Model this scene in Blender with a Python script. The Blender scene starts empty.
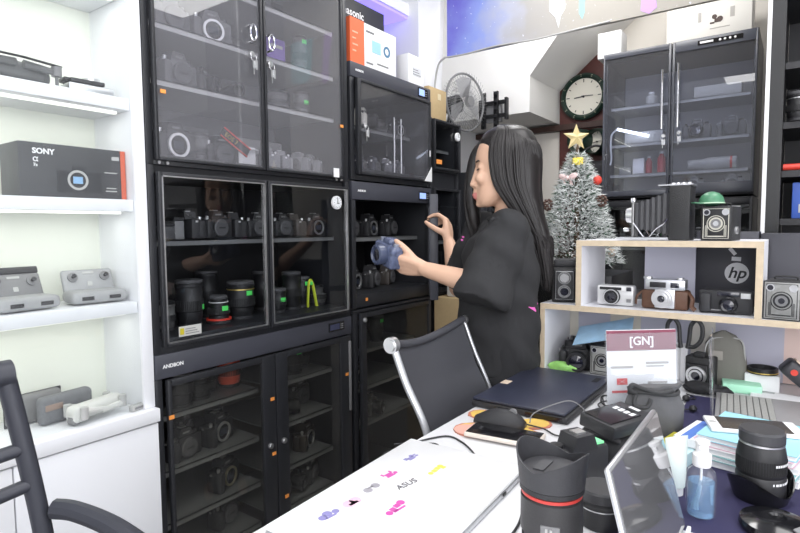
import bpy, bmesh, math, random
from mathutils import Vector, Matrix, Euler, noise as mnoise

SC = bpy.context.scene
COL = SC.collection
PI = math.pi
R = math.radians

# ---------------------------------------------------------------- camera
cam_d = bpy.data.cameras.new('camera')
cam = bpy.data.objects.new('camera', cam_d)
COL.objects.link(cam)
SC.camera = cam
cam_d.sensor_width = 36.0
cam_d.lens = 553.7 / 800 * 36.0
cam_d.clip_start = 0.02
cam_d.clip_end = 60
_y, _p, _r = R(35.65), R(3.986), R(-0.502)
_fw = Vector((math.cos(_y) * math.cos(_p), math.sin(_y) * math.cos(_p), -math.sin(_p)))
_r0 = Vector((math.sin(_y), -math.cos(_y), 0))
_u0 = _r0.cross(_fw)
_rt = math.cos(_r) * _r0 + math.sin(_r) * _u0
_up = -math.sin(_r) * _r0 + math.cos(_r) * _u0
cam.matrix_world = Matrix(((_rt.x, _up.x, -_fw.x, 0), (_rt.y, _up.y, -_fw.y, 0), (_rt.z, _up.z, -_fw.z, 1.25), (0, 0, 0, 1)))

# ---------------------------------------------------------------- world, exposure, large lights
SC.view_settings.view_transform = 'Standard'
SC.view_settings.look = 'None'
SC.view_settings.gamma = 1.0
SC.view_settings.use_curve_mapping = False
SC.view_settings.exposure = 0.30
w = bpy.data.worlds.new('world')
SC.world = w
w.use_nodes = True
w.node_tree.nodes['Background'].inputs[0].default_value = (0.9, 0.95, 1.0, 1)
w.node_tree.nodes['Background'].inputs[1].default_value = 0.3


def area(name, loc, size, power, rot=(0, 0, 0), col=(1, 1, 1)):
    d = bpy.data.lights.new(name, 'AREA')
    d.shape = 'RECTANGLE'
    d.size, d.size_y = size
    d.energy = power
    d.color = col
    o = bpy.data.objects.new(name, d)
    COL.objects.link(o)
    o.location = loc
    o.rotation_euler = rot
    return o


area('ceiling_panel_light', (0.35, 0.35, 2.72), (1.2, 0.6), 11, col=(1.0, 0.99, 0.98))
area('ceiling_panel_light', (1.75, -0.25, 2.72), (1.2, 0.6), 13, col=(1.0, 0.99, 0.98))
area('ceiling_panel_light', (2.3, 0.85, 2.72), (0.9, 0.3), 10, col=(1.0, 0.99, 0.98))
area('added_right_fill', (0.2, -2.05, 1.55), (2.6, 2.0), 36, rot=(R(90), 0, 0), col=(0.97, 0.98, 1.0))  # added fill by the right wall, no window there; lights cabinet fronts
area('rear_ceiling_light', (2.72, 0.85, 2.62), (0.25, 1.3), 9, rot=(0, R(-62), 0), col=(1.0, 0.99, 0.97))
area('added_near_fill', (-1.35, -0.75, 1.75), (2.0, 1.7), 34, rot=(0, R(-90), 0), col=(0.98, 0.98, 1.0))  # added fill by the near wall, unseen; brightens display, tall cabinets and soffit


# ---------------------------------------------------------------- materials
MATS = {}


def mat(name, col, rough=0.5, metal=0.0, bump=0.0, scale=40.0, var=0.0, emit=None, coat=0.0, spec=0.5):
    if name in MATS:
        return MATS[name]
    m = bpy.data.materials.new(name)
    m.use_nodes = True
    nt = m.node_tree
    b = nt.nodes['Principled BSDF']
    c = (col[0], col[1], col[2], 1)
    b.inputs['Base Color'].default_value = c
    b.inputs['Roughness'].default_value = rough
    b.inputs['Metallic'].default_value = metal
    b.inputs['Specular IOR Level'].default_value = spec
    if coat:
        b.inputs['Coat Weight'].default_value = coat
        b.inputs['Coat Roughness'].default_value = 0.05
    if bump or var:
        tc = nt.nodes.new('ShaderNodeTexCoord')
        n = nt.nodes.new('ShaderNodeTexNoise')
        n.inputs['Scale'].default_value = scale
        n.inputs['Detail'].default_value = 4
        nt.links.new(tc.outputs['Object'], n.inputs['Vector'])
        if bump:
            bp = nt.nodes.new('ShaderNodeBump')
            bp.inputs['Strength'].default_value = bump
            bp.inputs['Distance'].default_value = 0.002
            nt.links.new(n.outputs['Fac'], bp.inputs['Height'])
            nt.links.new(bp.outputs['Normal'], b.inputs['Normal'])
        if var:
            mx = nt.nodes.new('ShaderNodeMix')
            mx.data_type = 'RGBA'
            mx.inputs[6].default_value = tuple(max(0, x * (1 - var)) for x in col) + (1,)
            mx.inputs[7].default_value = tuple(min(1, x * (1 + var)) for x in col) + (1,)
            nt.links.new(n.outputs['Fac'], mx.inputs[0])
            nt.links.new(mx.outputs[2], b.inputs['Base Color'])
    if emit:
        b.inputs['Emission Color'].default_value = (emit[0], emit[1], emit[2], 1)
        b.inputs['Emission Strength'].default_value = emit[3]
    MATS[name] = m
    return m


def glass(name, tint=(1, 1, 1), ior=1.45, rough=0.0, haze=0.0):
    """pane glass: clear transmission mixed with a Fresnel mirror; haze = share of pale diffuse veil mixed in"""
    if name in MATS:
        return MATS[name]
    m = bpy.data.materials.new(name)
    m.use_nodes = True
    nt = m.node_tree
    nt.nodes.clear()
    out = nt.nodes.new('ShaderNodeOutputMaterial')
    t = nt.nodes.new('ShaderNodeBsdfTransparent')
    t.inputs[0].default_value = (*tint, 1)
    g = nt.nodes.new('ShaderNodeBsdfGlossy')
    g.inputs['Color'].default_value = (1, 1, 1, 1)
    g.inputs['Roughness'].default_value = rough
    f = nt.nodes.new('ShaderNodeFresnel')
    f.inputs['IOR'].default_value = ior
    mx = nt.nodes.new('ShaderNodeMixShader')
    geo = nt.nodes.new('ShaderNodeNewGeometry')
    inv = nt.nodes.new('ShaderNodeMath')
    inv.operation = 'SUBTRACT'
    inv.inputs[0].default_value = 1.0
    nt.links.new(geo.outputs['Backfacing'], inv.inputs[1])
    mul = nt.nodes.new('ShaderNodeMath')
    mul.operation = 'MULTIPLY'
    nt.links.new(f.outputs[0], mul.inputs[0])
    nt.links.new(inv.outputs[0], mul.inputs[1])
    nt.links.new(mul.outputs[0], mx.inputs[0])
    nt.links.new(t.outputs[0], mx.inputs[1])
    nt.links.new(g.outputs[0], mx.inputs[2])
    last = mx
    if haze:
        d = nt.nodes.new('ShaderNodeBsdfDiffuse')
        d.inputs[0].default_value = (0.8, 0.8, 0.85, 1)
        m2 = nt.nodes.new('ShaderNodeMixShader')
        m2.inputs[0].default_value = haze
        nt.links.new(mx.outputs[0], m2.inputs[1])
        nt.links.new(d.outputs[0], m2.inputs[2])
        last = m2
    nt.links.new(last.outputs[0], out.inputs[0])
    MATS[name] = m
    return m


M_WHITE = mat('white_laminate', (0.86, 0.87, 0.90), 0.35, bump=0.03, scale=120)
M_WALL = mat('white_wall_paint', (0.82, 0.83, 0.86), 0.7, bump=0.08, scale=60)
M_CREAM = mat('cream_wall_paint', (0.74, 0.70, 0.64), 0.7, bump=0.08, scale=60)
M_BEIGE = mat('beige_plaster', (0.60, 0.55, 0.49), 0.75, bump=0.1, scale=50)
M_RED = mat('dark_red_wood', (0.085, 0.022, 0.018), 0.45, bump=0.15, scale=25, var=0.35)
M_FLOOR = mat('grey_floor_tile', (0.30, 0.29, 0.28), 0.3, bump=0.05, scale=12, var=0.15)
M_SHELFI = mat('cream_white_shelf', (0.86, 0.88, 0.79), 0.5, bump=0.02, scale=90)
M_CABI = mat('black_powder_coat', (0.022, 0.023, 0.027), 0.38, bump=0.12, scale=500)
M_CABIN = mat('black_cabinet_lining', (0.018, 0.018, 0.020), 0.6, bump=0.06, scale=200)
M_CABG = mat('charcoal_header', (0.055, 0.057, 0.072), 0.42, bump=0.05, scale=400)
M_SHELFG = mat('grey_steel_shelf', (0.16, 0.165, 0.17), 0.4, metal=0.2, bump=0.03, scale=200)
M_GREYIN = mat('grey_cabinet_lining', (0.20, 0.20, 0.21), 0.5)
M_BLK = mat('black_plastic', (0.014, 0.014, 0.016), 0.45, bump=0.15, scale=700)
M_BLK2 = mat('soft_black_plastic', (0.024, 0.024, 0.027), 0.55, bump=0.2, scale=500)
M_RUB = mat('ribbed_black_rubber', (0.011, 0.011, 0.012), 0.75, bump=0.3, scale=900)
M_BLKG = mat('gloss_black', (0.010, 0.010, 0.012), 0.12)
M_GREY = mat('mid_grey_plastic', (0.20, 0.20, 0.205), 0.5)
M_LGREY = mat('light_grey_plastic', (0.45, 0.45, 0.44), 0.5, bump=0.05, scale=300)
M_SIL = mat('satin_silver', (0.72, 0.72, 0.73), 0.28, metal=0.9)
M_CHR = mat('chrome', (0.85, 0.85, 0.87), 0.10, metal=1.0)
M_ALU = mat('brushed_aluminium', (0.62, 0.63, 0.65), 0.34, metal=0.85, bump=0.05, scale=300)
M_WPL = mat('white_plastic', (0.85, 0.85, 0.86), 0.4)
M_WPAP = mat('white_paper', (0.86, 0.86, 0.87), 0.8, bump=0.04, scale=80)
M_ORS = mat('orange_sticker', (0.90, 0.33, 0.07), 0.6, var=0.1, scale=60)
M_GRS = mat('green_price_sticker', (0.10, 0.80, 0.14), 0.6, var=0.1, scale=60)
M_YEL = mat('yellow_strap', (0.62, 0.72, 0.05), 0.6, bump=0.2, scale=200)
M_REDR = mat('red_ring', (0.65, 0.05, 0.03), 0.4)
M_REDL = mat('red_lens_barrel', (0.50, 0.07, 0.035), 0.4, bump=0.1, scale=200)
M_GOLD = mat('gold_ring', (0.75, 0.55, 0.15), 0.35, metal=0.7)
M_LENSG = mat('coated_lens_glass', (0.012, 0.012, 0.022), 0.04, coat=1.0)
M_LCAP = mat('grey_lens_cap', (0.075, 0.075, 0.08), 0.5, bump=0.1, scale=300)
M_LCD = mat('blue_lcd', (0.30, 0.42, 0.75), 0.3, emit=(0.35, 0.5, 1.0, 0.55))
M_LCDD = mat('dark_lcd', (0.05, 0.055, 0.10), 0.25)
M_TAN = mat('tan_cardboard', (0.50, 0.37, 0.20), 0.8, bump=0.1, scale=60, var=0.08)
M_WOODE = mat('pale_ply_edge', (0.60, 0.49, 0.35), 0.6, bump=0.1, scale=60, var=0.15)
M_SKIN = mat('skin', (0.70, 0.44, 0.31), 0.5, bump=0.04, scale=200)
M_LIP = mat('lips', (0.62, 0.22, 0.20), 0.4)
M_HAIR = mat('black_hair', (0.013, 0.0105, 0.0105), 0.40, bump=0.1, scale=100)
M_SHIRT = mat('black_cotton', (0.024, 0.024, 0.026), 0.9, bump=0.25, scale=60)
M_TROU = mat('black_trouser_cloth', (0.016, 0.016, 0.018), 0.85, bump=0.2, scale=80)
M_MESH = mat('charcoal_chair_mesh', (0.055, 0.056, 0.066), 0.6, bump=0.4, scale=900)
M_PINK = mat('pink_print', (0.85, 0.16, 0.55), 0.6)
M_BLUEP = mat('blue_print', (0.16, 0.35, 0.75), 0.6)
M_GL_CAB = glass('clear_door_glass', (0.92, 0.93, 0.94), 1.5)
M_GL_REFL = glass('reflection_haze_glass', (0.90, 0.90, 0.92), 1.6, haze=0.075)  # pale haze put into the glass in place of room reflections
M_GL_TINT = glass('smoked_door_glass', (0.90, 0.90, 0.87), 1.5, haze=0.010)
M_GL_WHITE = glass('clear_sliding_glass', (0.97, 0.98, 0.98), 1.45, haze=0.02)
M_GL_ACR = glass('clear_acrylic', (0.93, 0.94, 0.95), 1.5, haze=0.05)


# ---------------------------------------------------------------- mesh builder
def frame_from(p0, p1):
    d = (Vector(p1) - Vector(p0))
    L = d.length
    q = Vector((0, 0, 1)).rotation_difference(d.normalized()) if L > 1e-9 else Matrix.Identity(3).to_quaternion()
    return Matrix.Translation(Vector(p0)) @ q.to_matrix().to_4x4(), L


class MB:
    def __init__(self, M=None):
        self.bm = bmesh.new()
        self.M = M or Matrix.Identity(4)
        self.mi = 0

    def _add(self, vs, fs, M=None):
        T = self.M @ M if M is not None else self.M
        bv = [self.bm.verts.new(T @ Vector(v)) for v in vs]
        out = []
        for f in fs:
            try:
                nf = self.bm.faces.new([bv[i] for i in f])
                nf.material_index = self.mi
                out.append(nf)
            except ValueError:
                pass
        return bv, out

    def box(self, c, s, rot=None, bev=0.0, M=None, seg=2):
        x, y, z = s[0] / 2, s[1] / 2, s[2] / 2
        T = Matrix.Translation(Vector(c))
        if rot is not None:
            T = T @ Euler(rot).to_matrix().to_4x4()
        if M is not None:
            T = M @ T
        vs = [(-x, -y, -z), (x, -y, -z), (x, y, -z), (-x, y, -z), (-x, -y, z), (x, -y, z), (x, y, z), (-x, y, z)]
        fs = [(0, 3, 2, 1), (4, 5, 6, 7), (0, 1, 5, 4), (1, 2, 6, 5), (2, 3, 7, 6), (3, 0, 4, 7)]
        if bev <= 0:
            self._add(vs, fs, T)
        else:
            t = bmesh.new()
            bv = [t.verts.new(v) for v in vs]
            for f in fs:
                t.faces.new([bv[i] for i in f])
            bmesh.ops.bevel(t, geom=t.edges[:], offset=min(bev, x * .95, y * .95, z * .95), segments=seg, affect='EDGES', profile=0.5)
            t.verts.index_update()
            self._add([v.co.copy() for v in t.verts], [[v.index for v in f.verts] for f in t.faces], T)
            t.free()
        return self

    def bb(self, a, b, bev=0.0):
        """box from two corners"""
        c = [(a[i] + b[i]) / 2 for i in range(3)]
        s = [abs(b[i] - a[i]) for i in range(3)]
        return self.box(c, s, bev=bev)

    def lathe(self, prof, n=24, M=None, cap=True):
        """profile [(r,z)] around local z"""
        vs, fs = [], []
        for (r, z) in prof:
            for k in range(n):
                a = 2 * PI * k / n
                vs.append((r * math.cos(a), r * math.sin(a), z))
        for i in range(len(prof) - 1):
            for k in range(n):
                k2 = (k + 1) % n
                fs.append((i * n + k, i * n + k2, (i + 1) * n + k2, (i + 1) * n + k))
        if cap:
            if prof[0][0] > 1e-5:
                fs.append(tuple(reversed(range(n))))
            if prof[-1][0] > 1e-5:
                fs.append(tuple(range((len(prof) - 1) * n, len(prof) * n)))
        self._add(vs, fs, M)
        return self

    def cyl(self, p0, p1, r0, r1=None, n=20):
        r1 = r0 if r1 is None else r1
        M, L = frame_from(p0, p1)
        return self.lathe([(r0, 0), (r1, L)], n, M)

    def ring(self, p0, p1, ro, ri, n=28):
        """hollow tube from p0 to p1"""
        M, L = frame_from(p0, p1)
        return self.lathe([(ri, 0), (ro, 0), (ro, L), (ri, L), (ri, 0)], n, M, cap=False)

    def prism(self, poly, z0, z1, M=None):
        n = len(poly)
        vs = [(p[0], p[1], z0) for p in poly] + [(p[0], p[1], z1) for p in poly]
        fs = [tuple(reversed(range(n))), tuple(range(n, 2 * n))]
        for k in range(n):
            k2 = (k + 1) % n
            fs.append((k, k2, n + k2, n + k))
        self._add(vs, fs, M)
        return self

    def ell(self, c, r, M=None, nu=20, nv=12, rot=None):
        T = Matrix.Translation(Vector(c))
        if rot is not None:
            T = T @ Euler(rot).to_matrix().to_4x4()
        T = T @ Matrix.Diagonal((r[0], r[1], r[2], 1))
        if M is not None:
            T = M @ T
        prof = [(max(1e-4, math.sin(PI * i / nv)), -math.cos(PI * i / nv)) for i in range(nv + 1)]
        self.lathe(prof, nu, T)
        return self

    def tube(self, pts, r, n=8, closed=False, flat=1.0):
        pts = [Vector(p) for p in pts]
        m = len(pts)
        rr = r if isinstance(r, (list, tuple)) else [r] * m
        vs, fs = [], []
        prev = None
        for i, p in enumerate(pts):
            if closed:
                t = pts[(i + 1) % m] - pts[i - 1]
            else:
                t = pts[min(i + 1, m - 1)] - pts[max(i - 1, 0)]
            t = t.normalized() if t.length > 1e-9 else Vector((0, 0, 1))
            if prev is None:
                a = Vector((0, 0, 1)) if abs(t.z) < 0.9 else Vector((1, 0, 0))
                nx = t.cross(a).normalized()
            else:
                nx = (prev - t * prev.dot(t))
                nx = nx.normalized() if nx.length > 1e-6 else t.orthogonal().normalized()
            prev = nx
            ny = t.cross(nx)
            for k in range(n):
                a = 2 * PI * k / n
                vs.append(p + nx * rr[i] * math.cos(a) + ny * rr[i] * flat * math.sin(a))
        for i in range(m if closed else m - 1):
            j = (i + 1) % m
            for k in range(n):
                k2 = (k + 1) % n
                fs.append((i * n + k, i * n + k2, j * n + k2, j * n + k))
        if not closed:
            fs.append(tuple(reversed(range(n))))
            fs.append(tuple(range((m - 1) * n, m * n)))
        self._add(vs, fs)
        return self

    def loft(self, rings, cap=True):
        n = len(rings[0])
        vs = [v for rg in rings for v in rg]
        fs = []
        for i in range(len(rings) - 1):
            for k in range(n):
                k2 = (k + 1) % n
                fs.append((i * n + k, i * n + k2, (i + 1) * n + k2, (i + 1) * n + k))
        if cap:
            fs.append(tuple(reversed(range(n))))
            fs.append(tuple(range((len(rings) - 1) * n, len(rings) * n)))
        self._add(vs, fs)
        return self

    def poly(self, pts):
        self._add(pts, [tuple(range(len(pts)))])
        return self

    def build(self, name, material, parent=None, smooth=35, keep_normals=False):
        bm = self.bm
        if not keep_normals:
            bmesh.ops.recalc_face_normals(bm, faces=bm.faces[:])
        me = bpy.data.meshes.new(name)
        bm.to_mesh(me)
        bm.free()
        for m in (material if isinstance(material, (list, tuple)) else [material]):
            me.materials.append(m)
        if smooth:
            me.polygons.foreach_set('use_smooth', [True] * len(me.polygons))
            me.set_sharp_from_angle(angle=R(smooth))
        o = bpy.data.objects.new(name, me)
        COL.objects.link(o)
        if parent is not None:
            o.parent = parent
        return o


def spline(pts, k=8):
    """Catmull-Rom through points"""
    P = [Vector(p) for p in pts]
    out = []
    for i in range(len(P) - 1):
        p0, p1, p2, p3 = P[max(i - 1, 0)], P[i], P[i + 1], P[min(i + 2, len(P) - 1)]
        for s in range(k):
            t = s / k
            out.append(0.5 * ((2 * p1) + (p2 - p0) * t + (2 * p0 - 5 * p1 + 4 * p2 - p3) * t * t + (3 * p1 - p0 - 3 * p2 + p3) * t ** 3))
    out.append(P[-1])
    return out


def tag(o, label=None, cat=None, group=None, kind=None):
    if label:
        o['label'] = label
    if cat:
        o['category'] = cat
    if group:
        o['group'] = group
    if kind:
        o['kind'] = kind
    return o


def thing(name, label, cat, loc=(0, 0, 0), rz=0.0, group=None):
    o = bpy.data.objects.new(name, None)
    o.empty_display_size = 0.05
    COL.objects.link(o)
    o.location = loc
    o.rotation_euler = (0, 0, rz)
    return tag(o, label, cat, group)


def struct(name, mb, m, parent=None, label=None):
    o = mb.build(name, m, parent)
    if parent is None:
        o['kind'] = 'structure'
        if label:
            o['label'] = label
    return o


def text(name, s, size, m, parent, origin, right, up, shear=0.0, depth=0.0004, align='LEFT', bold=0.0, sx=1.0):
    cu = bpy.data.curves.new(name, 'FONT')
    cu.body = s
    cu.size = size
    cu.shear = shear
    cu.extrude = depth
    cu.align_x = align
    cu.offset = bold
    cu.resolution_u = 3
    t = bpy.data.objects.new(name, cu)
    COL.objects.link(t)
    dg = bpy.context.evaluated_depsgraph_get()
    me = bpy.data.meshes.new_from_object(t.evaluated_get(dg))
    bpy.data.objects.remove(t)
    bpy.data.curves.remove(cu)
    r = Vector(right).normalized()
    u = Vector(up).normalized()
    n = r.cross(u)
    T = Matrix(((r.x * sx, u.x, n.x, origin[0]), (r.y * sx, u.y, n.y, origin[1]), (r.z * sx, u.z, n.z, origin[2]), (0, 0, 0, 1)))
    me.transform(T)
    me.materials.clear()
    me.materials.append(m)
    o = bpy.data.objects.new(name, me)
    COL.objects.link(o)
    if parent is not None:
        o.parent = parent
    return o


def dup(root, loc, rz, label, group=None):
    r = root.copy()
    COL.objects.link(r)
    r.location = loc
    r.rotation_euler = (0, 0, rz)
    r['label'] = label
    if group:
        r['group'] = group
    for ch in list(root.children):
        c = ch.copy()
        COL.objects.link(c)
        c.parent = r
        for g in list(ch.children):
            d = g.copy()
            COL.objects.link(d)
            d.parent = c
    return r

# ================================================================= the room
def sbox(name, a, b, m, label=None):
    return struct(name, MB().bb(a, b), m, None, label)


sbox('floor', (-1.5, -2.2, -0.1), (3.9, 2.05, 0), M_FLOOR)
sbox('ceiling', (-1.5, -2.2, 2.8), (3.9, 2.05, 2.9), M_WALL)
sbox('wall_left', (-1.5, 1.95, 0), (3.9, 2.05, 2.8), M_WALL)
sbox('wall_right', (-1.5, -2.2, 0), (3.9, -2.1, 2.8), M_WALL)
sbox('wall_near', (-1.5, -2.1, 0), (-1.4, 1.95, 2.8), M_WALL)
sbox('wall_back', (3.75, -2.1, 0), (3.9, 1.95, 2.8), M_CREAM)
# dark red wood facing and its beam on the back wall
sbox('trim_1', (3.72, 0.94, 1.0), (3.75, 1.33, 2.62), M_RED)
sbox('trim_2', (3.69, 1.0, 1.893), (3.75, 1.95, 1.930), mat('dark_brown_beam', (.05, .024, .018), .5, bump=.15, scale=25, var=.3))
# boxed-in stair soffit: upright front, upright end, and a sloping side above
mb = MB()
z0, z1, z2 = 1.94, 2.153, 2.80
F = 3.21
vs = [(F, 1.95, z0), (F, 1.334, z0), (3.75, 1.334, z0), (3.75, 1.95, z0),
      (F, 1.95, z1), (F, 1.334, z1), (3.75, 1.334, z1), (3.75, 1.95, z1),
      (F + .04, 1.95, z2), (F + .04, 0.83, z2), (3.75, 0.55, z2), (3.75, 1.95, z2)]
mb._add(vs, [(0, 1, 2, 3), (0, 4, 5, 1), (1, 5, 6, 2), (2, 6, 7, 3), (3, 7, 4, 0), (4, 8, 9, 5), (5, 9, 10, 6), (6, 10, 11, 7), (7, 11, 8, 4), (8, 11, 10, 9)])
o = struct('wall_stair_soffit', mb, mat('soffit_paint', (0.80, 0.79, 0.77), 0.7, bump=0.06, scale=50))
# boxed column left of the banner and the lit ledge above the cabinets
sbox('pillar', (2.50, 1.66, 1.82), (2.72, 1.95, 2.8), M_WALL)
sbox('trim_3', (2.16, 1.72, 2.375), (2.50, 1.95, 2.435), M_WHITE)
o = struct('trim_4', MB().bb((2.16, 1.73, 2.36), (2.50, 1.93, 2.3745)),
           mat('violet_led_strip', (0.25, 0.2, 0.7), 0.5, emit=(0.28, 0.22, 1.0, 1.2)))
sbox('trim_5', (1.80, 1.93, 2.08), (2.50, 1.949, 2.36), mat('blue_grey_board', (0.17, 0.18, 0.30), 0.5, var=0.2, scale=6))

# ================================================================= cabinets
def V(*a):
    return Vector(a)


def cabinet(name, label, cat, loc, rz, w, d, h, header=0.0, footer=0.03, side=0.025, doors=(), shelves=(), lining=None,
            group=None, header_mat=None, shell_mat=None, top=0.02, brand=None, lcd=None, stickers=(), shelf_mat=None, feet=False, shelf_front=.05):
    t = thing(name, label, cat, loc, rz, group)
    sm = shell_mat or M_CABI
    k = 0.018
    m = MB()
    m.bb((0, .018, 0), (k, d, h), bev=.002)
    m.bb((w - k, .018, 0), (w, d, h), bev=.002)
    m.bb((k, .018, h - top), (w - k, d, h))
    m.bb((k, .018, 0), (w - k, d, footer))
    m.build('body', sm, t)
    MB().bb((k, d - .012, footer), (w - k, d - .001, h - top)).build('back_panel', lining or M_CABIN, t)
    # front frame
    m = MB()
    m.bb((0, 0, 0), (side, .018, h - header), bev=.002)
    m.bb((w - side, 0, 0), (w, .018, h - header), bev=.002)
    if footer > 0.035 or True:
        m.bb((side, 0.002, 0), (w - side, .018, footer), bev=.001)
    m.build('front_frame', sm, t)
    if header:
        MB().bb((0, -.004, h - header), (w, .018, h), bev=.003).build('header_panel', header_mat or M_CABG, t)
    if brand:
        text('brand_lettering', brand[0], brand[1], M_WPL, t, (brand[2], -.0055, h - header * .5 - brand[1] * .35), (1, 0, 0), (0, 0, 1), bold=.0004)
    if lcd:
        x0, x1, za, zb, lm = lcd
        f = MB().bb((x0 - .006, -.0065, za - .006), (x1 + .03, -.0042, zb + .006)).build('display_bezel', M_BLKG, t)
        MB().bb((x0, -.0085, za), (x1, -.0066, zb)).build('display_screen', lm, f)
        mm = MB()
        for q in range(2):
            for p in range(3):
                mm.bb((x1 + .006 + q * .009, -.0085, za + p * (zb - za) / 3 + .001), (x1 + .012 + q * .009, -.0066, za + p * (zb - za) / 3 + .005))
        mm.build('display_buttons', M_GREY, f)
    for (z, x0, x1) in shelves:
        m = MB()
        m.bb((x0, shelf_front, z - .004), (x1, d - .02, z))
        m.bb((x0, shelf_front, z - .018), (x1, shelf_front + .004, z))
        m.build('shelf', shelf_mat or M_SHELFG, t)
    for D in doors:
        x0, x1, za, zb = D['r']
        fw_ = D.get('f', .018)
        hinge = D.get('hinge', 'L')
        ang = D.get('open', 0)
        T = Matrix.Identity(4)
        if ang:
            hx = x1 if hinge == 'R' else x0
            T = Matrix.Translation((hx, -.002, 0)) @ Matrix.Rotation(ang if hinge == 'R' else -ang, 4, 'Z') @ Matrix.Translation((-hx, .002, 0))
        m = MB(T)
        y1 = -.003
        y0 = y1 - D.get('th', .017)
        ft = D.get('ft', fw_)
        m.bb((x0, y0, za), (x0 + D.get('fl', fw_), y1, zb), bev=.002)
        m.bb((x1 - D.get('fr', fw_), y0, za), (x1, y1, zb), bev=.002)
        m.bb((x0 + D.get('fl', fw_), y0, zb - ft), (x1 - D.get('fr', fw_), y1, zb), bev=.002)
        m.bb((x0 + D.get('fl', fw_), y0, za), (x1 - D.get('fr', fw_), y1, za + ft), bev=.002)
        dr = m.build('door', D.get('fm', M_CABI), t)
        a0, a1, b0, b1 = x0 + D.get('fl', fw_) - .004, x1 - D.get('fr', fw_) + .004, za + ft - .004, zb - ft + .004
        MB(T).bb((a0, -.0135, b0), (a1, -.0095, b1)).build('glass_pane', D.get('gm', M_GL_CAB), dr)
        if D.get('border'):
            m = MB(T)
            bw = .0035
            A0, A1, B0, B1 = a0 + .002, a1 - .002, b0 + .002, b1 - .002
            m.bb((A0, -.022, B0), (A0 + bw, -.0137, B1)).bb((A1 - bw, -.022, B0), (A1, -.0137, B1))
            m.bb((A0, -.022, B0), (A1, -.0137, B0 + bw)).bb((A0, -.022, B1 - bw), (A1, -.0137, B1))
            m.build('silver_border', M_SIL, dr)
        if D.get('ring'):
            rx, rz_ = D['ring']
            m = MB(T)
            pts = [V(rx + .012 * math.cos(a), -.034, rz_ + .026 * math.sin(a)) for a in [2 * PI * q / 28 for q in range(28)]]
            m.tube(pts, .0035, 8, closed=True)
            m.cyl((rx, -.034, rz_ + .026), (rx, -.013, rz_ + .026), .004)
            m.cyl((rx, -.034, rz_ - .026), (rx, -.013, rz_ - .026), .004)
            m.build('handle', M_CHR, dr)
        if D.get('bar'):
            bx, ba, bb_ = D['bar']
            m = MB(T)
            m.cyl((bx, -.046, ba), (bx, -.046, bb_), .007)
            m.cyl((bx, -.046, ba + .03), (bx, -.014, ba + .03), .005).cyl((bx, -.046, bb_ - .03), (bx, -.014, bb_ - .03), .005)
            m.build('handle', M_CHR, dr)
        for (lx, lz, keys) in D.get('lock', ()):
            m = MB(T)
            m.cyl((lx, -.012, lz), (lx, -.027, lz), .010)
            m.cyl((lx, -.027, lz), (lx, -.029, lz), .0075)
            lk = m.build('lock', M_SIL, dr)
            if keys:
                m = MB(T)
                m.tube([V(lx + .011 * math.cos(a), -.033, lz - .012 + .011 * math.sin(a)) for a in [2 * PI * q / 16 for q in range(16)]], .0012, 6, closed=True)
                m.bb((lx - .006, -.035, lz - .046), (lx + .004, -.0335, lz - .022))
                m.bb((lx - .003, -.035, lz - .066), (lx + .0005, -.0335, lz - .046))
                m.bb((lx + .004, -.0375, lz - .050), (lx + .012, -.036, lz - .020))
                m.build('key', M_SIL, lk)
        for (sx, sz, sw, sh, smat) in D.get('stick', ()):
            MB(T).bb((sx - sw / 2, -.0236, sz - sh / 2), (sx + sw / 2, -.0206, sz + sh / 2)).build('sticker', smat, dr)
    for (sx, sz, sw, sh, smat) in stickers:
        MB().bb((sx - sw / 2, -.0068, sz - sh / 2), (sx + sw / 2, -.0042, sz + sh / 2)).build('sticker', smat, t)
    if feet:
        for fx in (.04, w - .04):
            for fy in (.05, d - .05):
                MB().cyl((fx, fy, 0), (fx, fy, -feet), .022, .026).build('foot', M_GREY, t)
    return t


OS = (.016, .011)
XL, WL = 0.868, 0.868          # left column: x start and width
XR, WR = 1.752, 0.606          # right column
# --- lowest left: tall two-door cabinet with the grey-blue header
def loc_x(X):
    return X - XL


cab_ll = cabinet('dry_cabinet', 'lowest left black dry cabinet with charcoal lettered header and smoked glass doors', 'cabinet', (XL, 1.5, 0), 0, WL, .43, .886,
        header=.072, footer=.06, side=.022, top=.06,
        doors=[dict(r=(.028, .435, .065, .81), f=.02, fl=.012, fr=.055, gm=M_GL_TINT, fm=M_CABI, lock=[(.405, .49, False)],
                    stick=[(.034, .70, *OS, M_ORS), (.418, .655, *OS, M_ORS), (.42, .458, *OS, M_ORS), (.424, .20, *OS, M_ORS)]),
               dict(r=(.440, .842, .065, .81), f=.02, fl=.055, fr=.06, gm=M_GL_TINT, fm=M_CABI, lock=[(.468, .49, False)],
                    stick=[(.815, .655, *OS, M_ORS), (.475, .28, *OS, M_ORS)])],
        shelves=[(.685, .04, .415), (.508, .04, .415), (.340, .04, .415), (.19, .04, .415), (.678, .47, .80), (.515, .47, .80), (.345, .47, .80), (.19, .47, .80)],
        brand=('ANDBON', .0155, .022), lcd=(.735, .79, .845, .868, M_LCDD), lining=mat('warm_black_lining', (0.085, 0.08, 0.062), 0.4))
MB().bb((.826, -.026, .50), (.840, -.020, .79), bev=.003).build('grip_strip', M_GREY, cab_ll)
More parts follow.
